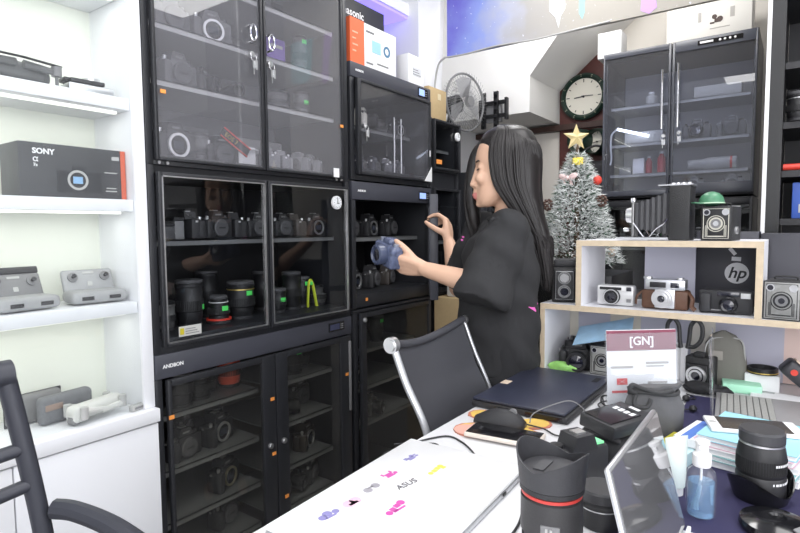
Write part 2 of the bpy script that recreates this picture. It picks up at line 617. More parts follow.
# --- middle left: silver-bordered two-door cabinet
cab_ml = cabinet('dry_cabinet', 'middle left black dry cabinet with silver-lined doors and lenses below cameras', 'cabinet', (XL, 1.5, .886), 0, WL, .43, .552,
        header=0, footer=.045, side=.022, top=.022,
        doors=[dict(r=(.022, .420, .022, .530), f=.012, gm=M_GL_CAB, border=True, stick=[(.105, .062, .075, .030, mat('label_white', (.50, .50, .48), .6, var=.1, scale=300))]),
               dict(r=(.426, .846, .022, .530), f=.012, gm=M_GL_CAB, border=True)],
        shelves=[(.333, .03, .838)], shelf_front=.06, lining=M_CABIN)
m = MB()
for q in range(3):
    m.bb((.088, -.0246, .053 + q * .007), (.134 - q * .006, -.0237, .0555 + q * .007))
m.build('label_print', M_GREY, cab_ml)
g = MB().bb((.070, -.0246, .886 * 0 + .053), (.083, -.0237, .072)).build('label_logo', mat('label_gold', (.5, .42, .02), .5), cab_ml)
# hygrometer dial inside the right door
def dial(parent, x, z, r, y=-.024):
    b = MB().cyl((x, y + .003, z), (x, y - .006, z), r, n=28).build('hygrometer', M_WPL, parent)
    MB().cyl((x, y - .0061, z), (x, y - .0075, z), r * .9, n=28).build('dial_face', mat('dial_face_white', (.80, .82, .84), .5), b)
    m = MB()
    for a in range(12):
        A = a * PI / 6
        m.box((x + r * .75 * math.cos(A), y - .0082, z + r * .75 * math.sin(A)), (r * .16, .0006, r * .06), rot=(0, -A, 0))
    m.box((x, y - .0085, z + r * .3), (r * .1, .0006, r * .9))
    m.box((x + r * .1, y - .0085, z - r * .1), (r * .5, .0006, r * .1))
    m.build('dial_marks', M_BLK, b)


dial(cab_ml, .812 - .048, .465, .026)
# --- top left: tall hazy-glass cabinet
cab_tl = cabinet('dry_cabinet', 'topmost left black dry cabinet with hazy glass doors and chrome ring handles', 'cabinet', (XL, 1.5, 1.438), 0, WL, .43, .86,
        header=0, footer=.03, side=.022, top=.03,
        doors=[dict(r=(.020, .418, .012, .85), f=.010, gm=M_GL_REFL, ring=(.366, .452), lock=[(.366, .385, True)],
                    stick=[(.045, .205, *OS, M_ORS), (.03, .48, *OS, M_ORS)]),
               dict(r=(.422, .822, .012, .85), f=.010, gm=M_GL_REFL, ring=(.443, .440), lock=[(.443, .372, True)],
                    stick=[(.806, .215, *OS, M_ORS), (.77, .03, .03, .035, M_WPL)])],
        shelves=[(.258, .03, .838), (.424, .03, .838), (.60, .03, .838)], lining=M_GREYIN, shelf_mat=mat('pale_shelf', (.42, .42, .42), .45))
m = MB()
for bx in (.036, .062, .79, .82):
    m.cyl((bx, -.001, .006), (bx, -.006, .006), .005, n=10)
m.build('screw', M_SIL, cab_tl)

# --- right column
cab_rl = cabinet('dry_cabinet', 'lowest right black dry cabinet half hidden by the mesh chair', 'cabinet', (XR, 1.5, 0), 0, WR, .43, .905,
        header=0.012, header_mat=M_CABI, footer=.06, side=.03, top=.03,
        doors=[dict(r=(.03, .576, .065, .89), f=.02, fl=.035, gm=M_GL_TINT, lock=[(.05, .862, False)])],
        shelves=[(.70, .04, .57), (.53, .04, .57), (.36, .04, .57)], lining=mat('olive_black_lining', (0.07, 0.066, 0.045), 0.4), shelf_front=.08)
cab_rm = cabinet('dry_cabinet', 'open black dry cabinet with the blue display the woman reaches into', 'cabinet', (XR, 1.5, .913), 0, WR, .43, .532,
        header=.075, footer=.055, side=.026, top=.05, header_mat=M_CABG,
        doors=[dict(r=(.03, .580, .045, .470), f=.022, hinge='R', th=.034, fm=M_CABG, open=R(33.2), gm=M_GL_CAB, border=False)],
        shelves=[(.297, .02, .59)], brand=('ANDBON', .012, .035), lcd=(.50, .552, .478, .506, M_LCD), feet=.007,
        stickers=[(.085, .032, .013, .013, M_ORS)], shelf_front=.07)
cab_ru = cabinet('dry_cabinet', 'upper right black dry cabinet with boxes on its roof', 'cabinet', (XR, 1.5, 1.452), 0, WR, .43, .478,
        header=.06, footer=.05, side=.026, top=.05, header_mat=M_CABG,
        doors=[dict(r=(.026, .586, .022, .413), f=.012, fl=.022, gm=glass('hazy_door_glass', (0.92, 0.92, 0.94), 1.55, haze=0.035), lock=[(.065, .225, True)], stick=[(.57, .16, .006, .03, M_WPL)])],  # haze in this pane stands in for a bright reflection
        shelves=[(.248, .06, .56)], brand=('ANDBON', .012, .03), lcd=(.50, .545, .432, .462, M_LCD), feet=.007, lining=M_GREYIN, shelf_front=.09)
# white protective corner on its door
MB().prism([(.520, .024), (.584, .024), (.584, .095)], .0205, .0235, Matrix(((1, 0, 0, 0), (0, 0, -1, 0), (0, 1, 0, 0), (0, 0, 0, 1)))).build('corner_guard', M_WPL, cab_ru)
# two upright rods standing behind the glass
for i, (rx, lb) in enumerate(((2.11, 'left slim steel rod standing inside upper right cabinet'), (2.165, 'right slim steel rod standing inside upper right cabinet'))):
    tag(MB(Matrix.Translation((0, 0, 0))).cyl((rx, 1.54, 1.503), (rx, 1.54, 1.762), .0035, n=10).build('steel_rod', M_SIL), lb, 'rod', 'steel rods in the upper right cabinet')

# --- small cabinets beyond
cab_su = cabinet('small_dry_cabinet', 'small black dry cabinet with round white gauge under the brown carton', 'cabinet', (2.362, 1.5, 1.535), 0, .278, .40, .265,
        footer=.02, side=.014, top=.016, doors=[dict(r=(.008, .270, .008, .257), f=.012, gm=M_GL_CAB, stick=[(.045, .045, .05, .022, M_ORS)])],
        shelves=[(.125, .02, .258)])
dial(cab_su, .225, .19, .022)
cab_sm = cabinet('small_dry_cabinet', 'narrow black dry cabinet below the gauge cabinet', 'cabinet', (2.362, 1.5, .90), 0, .278, .40, .633,
        footer=.02, side=.014, top=.09, doors=[dict(r=(.008, .270, .008, .55), f=.012, gm=M_GL_CAB)], shelves=[(.28, .02, .258)])

# --- black cabinet block behind the woman's face
cab_bk = cabinet('low_cabinet', 'dark lens cabinet with white price tags behind the woman', 'cabinet', (2.78, 1.40, 0), 0, .50, .40, 1.56,
        footer=.04, side=.03, top=.03, doors=[dict(r=(.01, .49, .02, 1.54), f=.02, gm=M_GL_CAB, stick=[(.03, 1.25, .03, .022, M_WPL), (.03, 1.43, .03, .022, M_WPL), (.03, 1.18, .012, .01, M_ORS)])],
        shelves=[(.5, .02, .48), (.86, .02, .48), (1.16, .02, .48), (1.36, .02, .48)])

# --- fridge-like pair on the back wall
M_FSIL = mat('blue_grey_cabinet_door', (0.075, 0.08, 0.10), 0.3)
M_GL_FR = glass('mirror_smoked_glass', (0.84, 0.86, 0.92), 1.75, haze=0.03)  # haze lightens the panes in place of room reflections
cab_fu = cabinet('tall_dry_cabinet', 'upper tall double-door dry cabinet with long chrome bar handles', 'cabinet', (3.30, .925, 1.405), R(-90), .74, .42, .812,
        footer=.03, side=.012, top=.05,
        doors=[dict(r=(.002, .352, .012, .808), f=.03, fl=.008, fr=.012, gm=M_GL_FR, fm=M_FSIL, bar=(.316, .36, .67), lock=[(.322, .325, True)]),
               dict(r=(.358, .738, .012, .808), f=.03, fl=.012, fr=.008, ft=.055, gm=M_GL_FR, fm=M_FSIL, bar=(.393, .36, .69), lock=[(.398, .335, True)])],
        shelves=[(.14, .03, .71), (.31, .03, .71), (.52, .03, .71)], lining=mat('pale_grey_lining', (.58, .58, .61), .5), shelf_mat=mat('pale_shelf', (.42, .42, .42), .45))
f = MB().bb((.475, -.0232, .770), (.675, -.0205, .792)).build('control_strip', M_BLKG, cab_fu)
m = MB()
m.bb((.485, -.0246, .776), (.545, -.0233, .786))
for q in range(4):
    m.cyl((.575 + q * .022, -.0232, .781), (.575 + q * .022, -.0246, .781), .0055, n=12)
m.build('control_buttons', M_WPL, f)
cab_fl = cabinet('tall_dry_cabinet', 'lower tall double-door dry cabinet under the chrome-handled one', 'cabinet', (3.30, .925, 0), R(-90), .74, .42, 1.395,
        footer=.06, side=.012, top=.05,
        doors=[dict(r=(.002, .352, .06, 1.385), f=.03, fl=.012, gm=M_GL_CAB, fm=M_CABI),
               dict(r=(.358, .738, .06, 1.385), f=.03, fr=.012, gm=M_GL_CAB, fm=M_CABI, stick=[(.66, 1.33, .055, .035, M_WPL)])],
        shelves=[(.50, .03, .71), (.85, .03, .71), (1.13, .03, .71)])
# led bar with its white cable inside the upper one
t = thing('led_light_bar', 'glowing white led bar with dangling cable inside tall cabinet', 'light bar', (3.331, .855, 1.80))
MB().cyl((0, 0, 0), (.06, -.155, -.045), .008).build('light_tube', mat('led_bar_lit', (1, 1, 1), .4, emit=(.85, .9, 1.0, 4.0)), t)
MB().tube(spline([(0, 0, 0), (.0, .03, -.03), (0, .035, -.10), (0, .03, -.16), (0, .035, -.20)]), .005).build('cable', M_WPL, t)

# --- white lit shelf unit on the left
t = thing('shelf_unit', 'white display shelf unit with sliding glass and drone gear', 'shelf unit', (-0.25, 1.5, 0))
wx = .8655 + .25
MB().bb((0, -.025, .70), (wx, .40, .738), bev=.002).build('countertop', M_WHITE, t)
m = MB()
m.bb((0, 0, 0), (wx, .40, .699))
m.build('base_cabinet', M_WHITE, t)
for (a, b) in ((.003, .37), (.373, .745), (.748, wx - .003)):
    MB().bb((a, -.018, .07), (b, -.001, .695), bev=.002).build('base_door', M_WHITE, t)
MB().bb((wx - .032, 0, .739), (wx, .40, 2.5), bev=.001).build('side_panel', M_WHITE, t)
MB().bb((0, 0, .739), (.03, .40, 2.5)).build('side_panel', M_WHITE, t)
MB().bb((.03, .215, .739), (wx - .032, .225, 2.5)).build('back_panel', M_SHELFI, t)
MB().bb((0, 0, 2.5), (wx, .40, 2.53)).build('top_panel', M_WHITE, t)
for z in (1.049, 1.335, 1.612, 1.92, 2.2):
    MB().bb((.03, .012, z - .033), (wx - .034, .214, z), bev=.002).build('shelf', M_WHITE, t)
MB().bb((.52, .003, .741), (wx - .036, .008, 2.49)).build('glass_pane', M_GL_WHITE, t)
M_LEDW = mat('shelf_led', (1, 1, 1), .5, emit=(1, 1.0, 0.88, 1.2))
for z in (1.016, 1.302, 1.579, 1.887, 2.167):
    MB().bb((.05, .05, z - .006), (wx - .05, .062, z - .0003)).build('led_strip', M_LEDW, t)
    l = area('shelf_led_light', (.3, 1.59, z - .012), (1.0, .02), .42, col=(1, 1, .9))

# ================================================================= cameras and lenses
YX = Matrix.Rotation(R(90), 4, 'X')      # lathe axis z -> -y (faces the room)


def dslr(label, loc, rz=0.0, kind='open', group=None, s=1.0, body=None, ringm=None, tagm=None, lens_len=.05, mk=None):
    """front toward -y; base centre at the root"""
    t = thing('camera', label, 'camera', loc, rz, group)
    bm_ = body or M_BLK2
    m = MB()
    W, H, D = .134 * s, .078 * s, .052 * s
    # body outline from above with grip, lofted with bevel: union of rounded boxes
    m.box((0, 0, H / 2), (W, D * .8, H), bev=.010 * s)
    m.box((-W * .39, -D * .42, H * .46), (W * .22, D * .75, H * .92), bev=.011 * s)          # grip
    m.prism([(-.030 * s, H - .002), (.030 * s, H - .002), (.020 * s, H + .026 * s), (-.020 * s, H + .026 * s)], -D * .36, D * .52,
            Matrix(((1, 0, 0, 0), (0, 0, 1, 0), (0, 1, 0, 0), (0, 0, 0, 1))))
    m.box((0, -D * .40, H * .55), (.070 * s, .014 * s, .072 * s), bev=.006 * s)                # mount boss
    m.build('body', bm_, t)
    MB().box((0, D * .1, H + .0275 * s), (.022 * s, .020 * s, .004 * s)).build('hot_shoe', M_SIL, t)
    MB().cyl((.045 * s, 0, H - .002), (.045 * s, 0, H + .010 * s), .012 * s, n=18).build('mode_dial', M_BLK, t)
    MB().cyl((-.052 * s, -D * .35, H * .9), (-.052 * s, -D * .40, H + .006 * s), .006 * s, n=14).build('shutter_button', M_SIL if kind != 'lens' else M_BLK, t)
    c = V(0, -D * .40 - .007 * s, H * .52)
    if kind == 'open':
        o = MB().ring(c, c + V(0, -.006 * s, 0), .034 * s, .027 * s).build('mount_ring', ringm or M_SIL, t)
        MB().cyl(c + V(0, -.0005, 0), c + V(0, -.0022 * s, 0), .0268 * s).build('mirror_box', M_BLKG, o)
        MB().box(c + V(0, -.0026 * s, 0), (.032 * s, .001, .022 * s)).build('sensor', mat('sensor_glass', (.03, .035, .05), .08), o)
    elif kind == 'cap':
        o = MB().lathe([(.030 * s, 0), (.033 * s, .003 * s), (.033 * s, .009 * s), (.029 * s, .012 * s)], 28, Matrix.Translation(c) @ YX).build('body_cap', M_LCAP, t)
        MB().box(c + V(0, -.0125 * s, 0), (.030 * s, .0016 * s, .006 * s)).build('cap_mark', M_BLK, o)
    else:
        L = lens_len
        T = Matrix.Translation(c) @ YX
        o = MB(T).lathe([(.032 * s, 0), (.032 * s, L * .3), (.034 * s, L * .32), (.034 * s, L * .9), (.030 * s, L), (.026 * s, L), (.024 * s, L - .008 * s)], 28).build('lens_barrel', M_BLK, t)
        MB(T).lathe([(.0345 * s, L * .42), (.0352 * s, L * .45), (.0352 * s, L * .75), (.0345 * s, L * .78)], 36, cap=False).build('focus_ring', M_RUB, o)
        MB(T).lathe([(.0245 * s, L - .006 * s), (.012 * s, L - .003 * s), (.0005, L - .002 * s)], 24).build('front_glass', M_LENSG, o)
        if ringm:
            MB(T).ring((0, 0, L * .88), (0, 0, L + .001), .0345 * s, .029 * s).build('front_ring', ringm, o)
    # maker's plate: plain pale bar on the prism
    MB().box((0, -D * .37, H + .012 * s), (.026 * s, .002, .006 * s)).build('name_plate', M_GREY, t)
    for s_ in (-1, 1):
        MB().box((s_ * (W * .5 + .001), 0, H * .85), (.004, .008, .006), bev=.001).build('strap_lug', M_SIL, t)
    if tagm:
        MB().box((.035 * s, -D * .42, H * .86), (.022 * s, .0025, .014 * s)).build('price_tag', tagm, t)
    return t


def lens(label, loc, r=.037, h=.10, ring=None, tagm=None, hood=False, body=None, group=None, cap=True, waist=None, rz=0, taper=1.0, tag_z=.62):
    """upright lens, tag facing -y"""
    t = thing('lens', label, 'lens', loc, rz, group)
    bm_ = body or M_BLK
    w_ = waist or r * .86
    MB().lathe([(w_ * .95, 0), (w_, .003), (w_, h * .16), (r * .93, h * .20), (r * .93, h * .34), (r, h * .37), (r, h * .62), (r * .97 * taper, h * .64), (r * .97 * taper, h * .9), (r * 1.02 * taper, h * .92), (r * 1.02 * taper, h * .985), (r * .9 * taper, h)], 32).build('barrel', bm_, t)
    vs = []
    m = MB()
    n = 44
    for k in range(n):
        a = 2 * PI * k / n
        m.box((r * 1.0 * math.cos(a), r * 1.0 * math.sin(a), h * .495), (.003, r * .075, h * .22), rot=(0, 0, a))
    m.build('focus_ring', M_RUB, t)
    if cap:
        o = MB().lathe([(r * .98 * taper, h), (r * .99 * taper, h + .002), (r * .99 * taper, h + .008), (r * .9 * taper, h + .010)], 32).build('front_cap', M_LCAP if body is None else M_BLK, t)
        MB().box((0, 0, h + .0105), (r * .9, .006, .001)).build('cap_mark', M_BLK, o)
    MB().lathe([(w_ * .97, -.0001), (w_ * 1.05, .001), (w_ * 1.05, .010), (w_ * 1.0, .0115)], 28).build('rear_cap', M_BLK2, t)
    if ring:
        MB().ring((0, 0, h * .84), (0, 0, h * .865), r * 1.01 * taper, r * .9).build('colour_ring', ring, t)
    if hood:
        MB().lathe([(r * 1.05, h * .45), (r * 1.22, h * .2), (r * 1.25, h * .2), (r * 1.1, h * .46), (r * 1.05, h * .45)], 32, cap=False).build('reversed_hood', M_BLK, t)
    if tagm:
        m = MB()
        pts = []
        n = 6
        for k in range(n + 1):
            a = R(-90) + (k / n - .5) * .024 / r
            pts.append(a)
        rr = r * 1.045
        zc, hh = h * tag_z, .008
        for k in range(n):
            a, b = pts[k], pts[k + 1]
            m._add([(rr * math.cos(a), rr * math.sin(a), zc - hh), (rr * math.cos(b), rr * math.sin(b), zc - hh), (rr * math.cos(b), rr * math.sin(b), zc + hh), (rr * math.cos(a), rr * math.sin(a), zc + hh)], [(0, 1, 2, 3)])
        m.build('price_tag', tagm, t, keep_normals=True)
    return t


def cbox(name, label, cat, c, s, m, rz=0.0, group=None, bev=.002):
    """plain carton: body with a lid seam as parts. c = base centre"""
    t = thing(name, label, cat, c, rz, group)
    MB().box((0, 0, s[2] / 2), s, bev=bev).build('box_body', m, t)
    return t


rnd = random.Random(5)
# --- middle left, upper shelf
z = .886 + .333 + .0005
G = 'cameras on the upper shelf of the middle left cabinet'
def capbox(label, x, y, s, z=z):
    t = thing('lens_case', label, 'case', (x, y, z))
    MB().box((0, 0, s[2] * .42), (s[0], s[1], s[2] * .84), bev=.004).build('case_body', M_GREY if s[2] > .05 else M_LCAP, t)
    MB().box((0, 0, s[2] * .92), (s[0] * 1.02, s[1] * 1.02, s[2] * .16), bev=.003).build('case_lid', M_BLK2, t)
capbox('smallest dark case at left end of middle left shelf', .983, 1.62, (.048, .06, .05))
capbox('second small dark case beside the camera on middle left shelf', 1.029, 1.63, (.034, .06, .07))
dslr('black camera turned sideways third on the middle left shelf', (1.082, 1.635, z), R(84), 'cap', G, s=.86)
dslr('black camera with large grey body cap at centre of middle left shelf', (1.172, 1.615, z), R(4), 'cap', G, s=.90)
dslr('dark camera seen side-on right of the large grey body cap', (1.265, 1.65, z), R(82), 'cap', G, s=.86)
dslr('black camera half behind the post of the middle left door', (1.352, 1.62, z), R(-4), 'cap', G, s=.85)
dslr('black capped camera at left of the right-hand middle shelf', (1.474, 1.625, z), R(3), 'cap', G, s=.86)
dslr('brown-black camera standing on edge between capped and open cameras', (1.562, 1.655, z), R(82), 'cap', G, body=mat('brown_black_plastic', (.05, .042, .038), .5), s=.86)
dslr('black camera with bright empty mount below the round gauge', (1.652, 1.62, z), R(2), 'open', G, s=.88)
# --- middle left, floor: lenses
z = .886 + .0455
G = 'lenses on the floor of the middle left cabinet'
lens('grey-silver worn lens at far left of the middle cabinet floor', (.975, 1.62, z), .034, .085, body=mat('worn_metal', (.18, .18, .18), .4, .5, var=.6, scale=50), group=G)
lens('tall black zoom lens with green tag at right edge, second in middle cabinet', (1.070, 1.625, z), .044, .145, tagm=M_GRS, group=G, rz=R(42), tag_z=.45)
lens('short lens with red base ring and green tag in middle cabinet', (1.165, 1.60, z), .036, .085, ring=M_WPL, tagm=M_GRS, group=G, waist=.040, taper=.82)
tag(MB(Matrix.Translation((1.165, 1.60, z))).ring((0, 0, .012), (0, 0, .018), .0415, .036).build('red_ring_part', M_REDR, None), None)
o = bpy.data.objects['red_ring_part']
o.name = 'base_ring'
par = [q for q in bpy.data.objects if q.get('label', '').startswith('short lens with red base ring')][0]
o.parent = par
o.matrix_parent_inverse = Matrix.Translation(par.location).inverted()
lens('fat dark lens with gold ring and green tag in middle cabinet', (1.270, 1.615, z), .048, .125, ring=M_GOLD, tagm=M_GRS, group=G, tag_z=.75)
lens('dark lens standing behind the gold-ringed one in middle cabinet', (1.232, 1.76, z), .040, .16, group=G)
lens('black lens with green tag at left behind the right middle door', (1.428, 1.60, z), .034, .085, tagm=M_GRS, group=G)
lens('taller lens with high green tag behind the left one of right middle door', (1.462, 1.72, z), .040, .145, tagm=M_GRS, group=G, tag_z=.8)
lens('ribbed tall lens left of the yellow strap in middle cabinet', (1.530, 1.63, z), .038, .14, group=G)
lens('dark lens wearing a yellow strap in middle cabinet', (1.595, 1.64, z), .034, .115, group=G, tagm=M_GRS, tag_z=.85)
t = thing('strap', 'bright yellow camera strap draped over a lens in middle cabinet', 'strap', (1.59, 1.585, z))
MB().tube(spline([(-.016, 0, .005), (-.018, -.004, .05), (-.012, -.004, .10), (.0, 0, .115), (.010, -.004, .09), (.018, -.006, .05), (.030, -.004, .005)]), .007, 8, flat=.35).build('webbing', M_YEL, t)
MB().box((.0, -.004, .10), (.016, .008, .014), bev=.002).build('buckle', M_GRS, t)
lens('squat grey lens at right end of the middle cabinet floor', (1.672, 1.63, z), .040, .075, group=G, body=mat('grey_barrel', (.07, .07, .07), .45), taper=.7)
# --- top left cabinet
z = 1.438 + .424 + .0005
G = 'cameras in the top left cabinet'
M_CAMGREY = mat('mid_grey_camera_body', (.10, .10, .105), .5)  # even mid grey, paler than the black bodies
dslr('grey camera at far left of the highest visible shelf', (1.03, 1.63, z), R(5), 'cap', G, body=M_CAMGREY, s=1.1)
dslr('camera with large bright empty mount ring on the highest visible shelf', (1.178, 1.62, z), R(-12), 'open', G, body=M_CAMGREY, s=1.06, ringm=M_WPL)
z = 1.438 + .258 + .0005
dslr('grey-black capped camera at left of the second shelf behind hazy glass', (1.045, 1.62, z), R(6), 'cap', G, s=1.05, body=M_CAMGREY)
dslr('camera with short lens pointing right on second shelf behind hazy glass', (1.178, 1.68, z), R(28), 'lens', G, lens_len=.035)
t = thing('lens', 'small black lens tube lying beside the camera on second shelf behind hazy glass', 'lens', (1.238, 1.60, z + .0245))
MB(YX).lathe([(.018, -.03), (.020, 0), (.024, .03), (.024, .05), (.017, .05), (.016, .03)], 24).build('tube', M_BLK, t)
MB(YX).lathe([(.0165, .036), (.0005, .036)], 20).build('front_glass', M_LENSG, t)
z = 1.438 + .0305
dslr('camera with brightest white mount ring at bottom left behind hazy glass', (1.022, 1.615, z), R(4), 'open', G, s=1.12, ringm=M_WPL)
lens('dark lens behind the white-ringed camera in top left cabinet', (1.10, 1.74, z), .036, .10, group='lenses in the top left cabinet')
lens('grey lens standing at bottom middle behind hazy glass', (1.150, 1.66, z), .034, .095, group='lenses in the top left cabinet', body=M_CAMGREY)
dslr('capped camera under the red-edged strap in top left cabinet', (1.225, 1.65, z), R(-6), 'cap', G)
t = thing('camera_strap', 'black camera strap with red edges and lettering in top left cabinet', 'strap', (1.235, 1.575, z + .078), 0)
T = Matrix.Rotation(R(30), 4, 'Y')
MB(T).box((0, 0, 0), (.125, .006, .036), bev=.002).build('band', M_BLK, t)
MB(T).box((0, -.0036, .0155), (.125, .002, .004)).box((0, -.0036, -.0155), (.125, .002, .004)).build('red_edge', M_REDR, t)
_r = T @ V(1, 0, 0)
_u = T @ V(0, 0, 1)
text('lettering', 'EOS 7', .022, M_GOLD, t, T @ V(-.05, -.0040, -.008), _r, _u)
t = thing('card_box', 'white open card box at bottom behind the left ring handle', 'box', (1.325, 1.68, z))
MB().box((0, 0, .04), (.085, .10, .08), bev=.002).build('box_body', M_WPL, t)
MB().box((0, -.058, .071), (.085, .016, .002), rot=(.3, 0, 0)).build('flap', M_WPAP, t)
t = thing('grey_tray', 'large pale grey tray leaning at the back of top cabinet', 'tray', (1.555, 1.84, z))
MB().box((0, 0, .075), (.26, .012, .15), bev=.004).build('tray_panel', M_LGREY, t)
MB().tube(spline([(-.11, -.010, .06), (-.03, -.010, .085), (.11, -.010, .115)]), .003).build('rim', M_GREY, t)
G2 = 'small pale cameras in a row behind dusty glass'  # that glass carries only painted-in reflection haze
for i, (x, lb, kk) in enumerate(((1.420, 'leftmost of four pale cameras at bottom right behind hazy glass', 'cap'), (1.502, 'second of four pale cameras at bottom right behind hazy glass', 'cap'),
                                 (1.580, 'third of four pale cameras at bottom right behind hazy glass', 'cap'), (1.662, 'rightmost of four pale cameras at bottom right behind hazy glass', 'lens'))):
    dslr(lb, (x, 1.63 + .02 * (i % 2), z), R((72, 74, -74, -68)[i]), kk, G2, body=mat('pale_camera_body', (.22, .22, .23), .5), s=.80)
z = 1.438 + .258 + .0005
lens('short domed grey lens on second shelf of hazy right door', (1.472, 1.63, z), .050, .062, group='lenses in the top left cabinet', body=M_CAMGREY, taper=.85)
lens('lens with green tag on second shelf of hazy right door', (1.605, 1.63, z), .030, .085, tagm=M_GRS, group='lenses in the top left cabinet', body=M_CAMGREY)
z = 1.438 + .424 + .0005
t = thing('card_box', 'violet card box behind the right ring handle', 'box', (1.485, 1.66, z))
MB().box((0, 0, .055), (.09, .05, .11), bev=.002).build('box_body', mat('violet_card', (.20, .12, .42), .5), t)
MB().box((0, -.0262, .08), (.06, .001, .012)).build('pale_band', M_LGREY, t)
lens('tall grey lens with green tag on the highest right shelf', (1.612, 1.64, z), .028, .14, tagm=M_GRS, body=M_CAMGREY, group='lenses in the top left cabinet', tag_z=.9)

# --- lowest left cabinet
G = 'lenses on the top shelf of the lowest left cabinet'
z = .6855
lens('tall black zoom lens beside the orange sticker in lowest cabinet', (1.005, 1.605, z), .046, .125, ring=M_GREY, group=G)
lens('black lens with bright rim upside down in lowest cabinet', (1.092, 1.62, z), .040, .085, group=G, taper=.75, ring=M_SIL)
lens('ribbed dark lens third on the top shelf of lowest cabinet', (1.158, 1.67, z), .036, .115, group=G)
lens('red-brown banded lens on the top shelf of lowest cabinet', (1.243, 1.66, z), .042, .110, group=G, body=M_REDL)
G = 'cameras in the lowest left cabinet'
z = .5085
dslr('capped camera with bright rim at left of second lowest-cabinet shelf', (1.018, 1.61, z), R(6), 'cap', G, s=.95)
dslr('small black camera body second on second lowest-cabinet shelf', (1.092, 1.74, z), R(40), 'cap', G)
dslr('camera with empty chrome mount on second lowest-cabinet shelf', (1.162, 1.63, z), R(14), 'open', G)
lens('dark lens at back right of second lowest-cabinet shelf', (1.232, 1.74, z), .034, .08, group='lenses deeper in the lowest left cabinet')
z = .3405
dslr('camera with brass-toned mount ring on third lowest-cabinet shelf', (1.185, 1.63, z), R(16), 'open', G, ringm=mat('brass_ring', (.55, .5, .36), .3, .9))
z = .6785
lens('black lens with green tag on top shelf behind lowest right door', (1.512, 1.62, z), .044, .11, tagm=M_GRS, group='lenses on the top shelf of the lowest left cabinet', tag_z=.8)
lens('olive-tinted lens with chrome base behind lowest right door', (1.615, 1.67, z), .036, .12, ring=M_GREY, group='lenses on the top shelf of the lowest left cabinet')
z = .5155
dslr('silver-trimmed small camera on second shelf behind lowest right door', (1.470, 1.64, z), R(40), 'lens', G, s=.85)
dslr('camera with bright top plate on second shelf behind lowest right door', (1.605, 1.69, z), R(10), 'cap', G, body=mat('grey_camera_body', (.06, .06, .06), .5))
z = .3455
dslr('brown-black camera with chrome mount on third shelf behind lowest right door', (1.590, 1.64, z), R(18), 'open', G, body=mat('brown_black_plastic', (.05, .042, .038), .5))
z = .1905
dslr('dark camera at left low down behind lowest right door', (1.505, 1.65, z), R(20), 'lens', G, s=.9)
dslr('dark camera at right low down behind lowest right door', (1.625, 1.65, z), R(20), 'cap', G, s=.9)
dslr('dim camera low down behind lowest left door', (1.20, 1.66, z), R(15), 'cap', G)

# --- upper right cabinet
z = 1.452 + .2485
G = 'cameras on the shelf of the upper right cabinet'
dslr('cream-white camera at left of upper right cabinet shelf', (2.005, 1.65, z), R(25), 'lens', G, body=mat('ivory_camera_body', (.75, .73, .66), .45), s=.95)
lens('grey domed lens lying low in middle of upper right cabinet shelf', (2.155, 1.68, z), .055, .06, group=None, body=M_CAMGREY, taper=.75)
dslr('black camera with silver mount at right of upper right cabinet shelf', (2.268, 1.64, z), R(0), 'open', G, s=.8)
z = 1.452 + .0505
G = 'capped cameras on the floor of the upper right cabinet'
for i, (x, rz, lb) in enumerate(((1.985, 20, 'leftmost dark capped camera on floor of upper right cabinet'), (2.085, 10, 'second dark capped camera on floor of upper right cabinet'),
                                (2.185, 48, 'third dark camera turned sideways on floor of upper right cabinet'), (2.280, 0, 'rightmost dark capped camera on floor of upper right cabinet'))):
    dslr(lb, (x, 1.65, z), R(rz), 'cap', G, s=.80, body=M_CABG)
# --- open right cabinet
z = .913 + .2975
G = 'cameras on the upper shelf of the open cabinet'
dslr('capped camera at left of open cabinet upper shelf', (1.885, 1.635, z), R(5), 'cap', G, s=1.0)
dslr('camera with chrome mount at centre of open cabinet upper shelf', (2.045, 1.65, z), R(8), 'open', G, s=1.0)
dslr('capped camera at right of open cabinet upper shelf', (2.215, 1.66, z), R(10), 'cap', G, s=1.0)
z = .913 + .0555
G = 'cameras on the floor of the open cabinet'
dslr('camera with chrome mount at left of open cabinet floor', (1.91, 1.64, z), R(12), 'open', G, s=1.0)
dslr('capped camera behind the hand on open cabinet floor', (2.06, 1.65, z), R(15), 'cap', G, s=1.0)
dslr('brown-topped camera at right of open cabinet floor', (2.225, 1.68, z), R(15), 'cap', G, s=.95, body=mat('brown_black_plastic', (.05, .042, .038), .5))
# --- lowest right cabinet
z = .7005
lens('left green-tagged lens behind lowest right smoked door', (1.945, 1.64, z), .038, .11, tagm=M_GRS, group='lenses in the lowest right cabinet')
lens('right green-tagged lens behind lowest right smoked door', (2.11, 1.66, z), .036, .12, tagm=M_GRS, group='lenses in the lowest right cabinet', tag_z=.85)
z = .5305
dslr('camera with round mount on second shelf of lowest right cabinet', (1.93, 1.65, z), R(15), 'open', 'cameras in the lowest right cabinet', s=.9)
z = .3605
dslr('silver-topped camera on third shelf of lowest right cabinet', (2.03, 1.65, z), R(15), 'lens', 'cameras in the lowest right cabinet', body=mat('grey_camera_body', (.06, .06, .06), .5), s=.95)
# --- small cabinets
dslr('camera on the shelf of the small gauge cabinet', (2.49, 1.63, 1.535 + .1255), R(20), 'lens', None, s=.7)
t = thing('lens', 'large glossy dark lens standing in narrow black cabinet', 'lens', (2.50, 1.62, .90 + .2805))
MB().lathe([(.05, 0), (.06, .02), (.06, .12), (.075, .15), (.075, .19), (.06, .2)], 32).build('barrel', M_BLKG, t)
MB().ring((0, 0, .15), (0, 0, .156), .0755, .07).build('colour_ring', M_GREY, t)
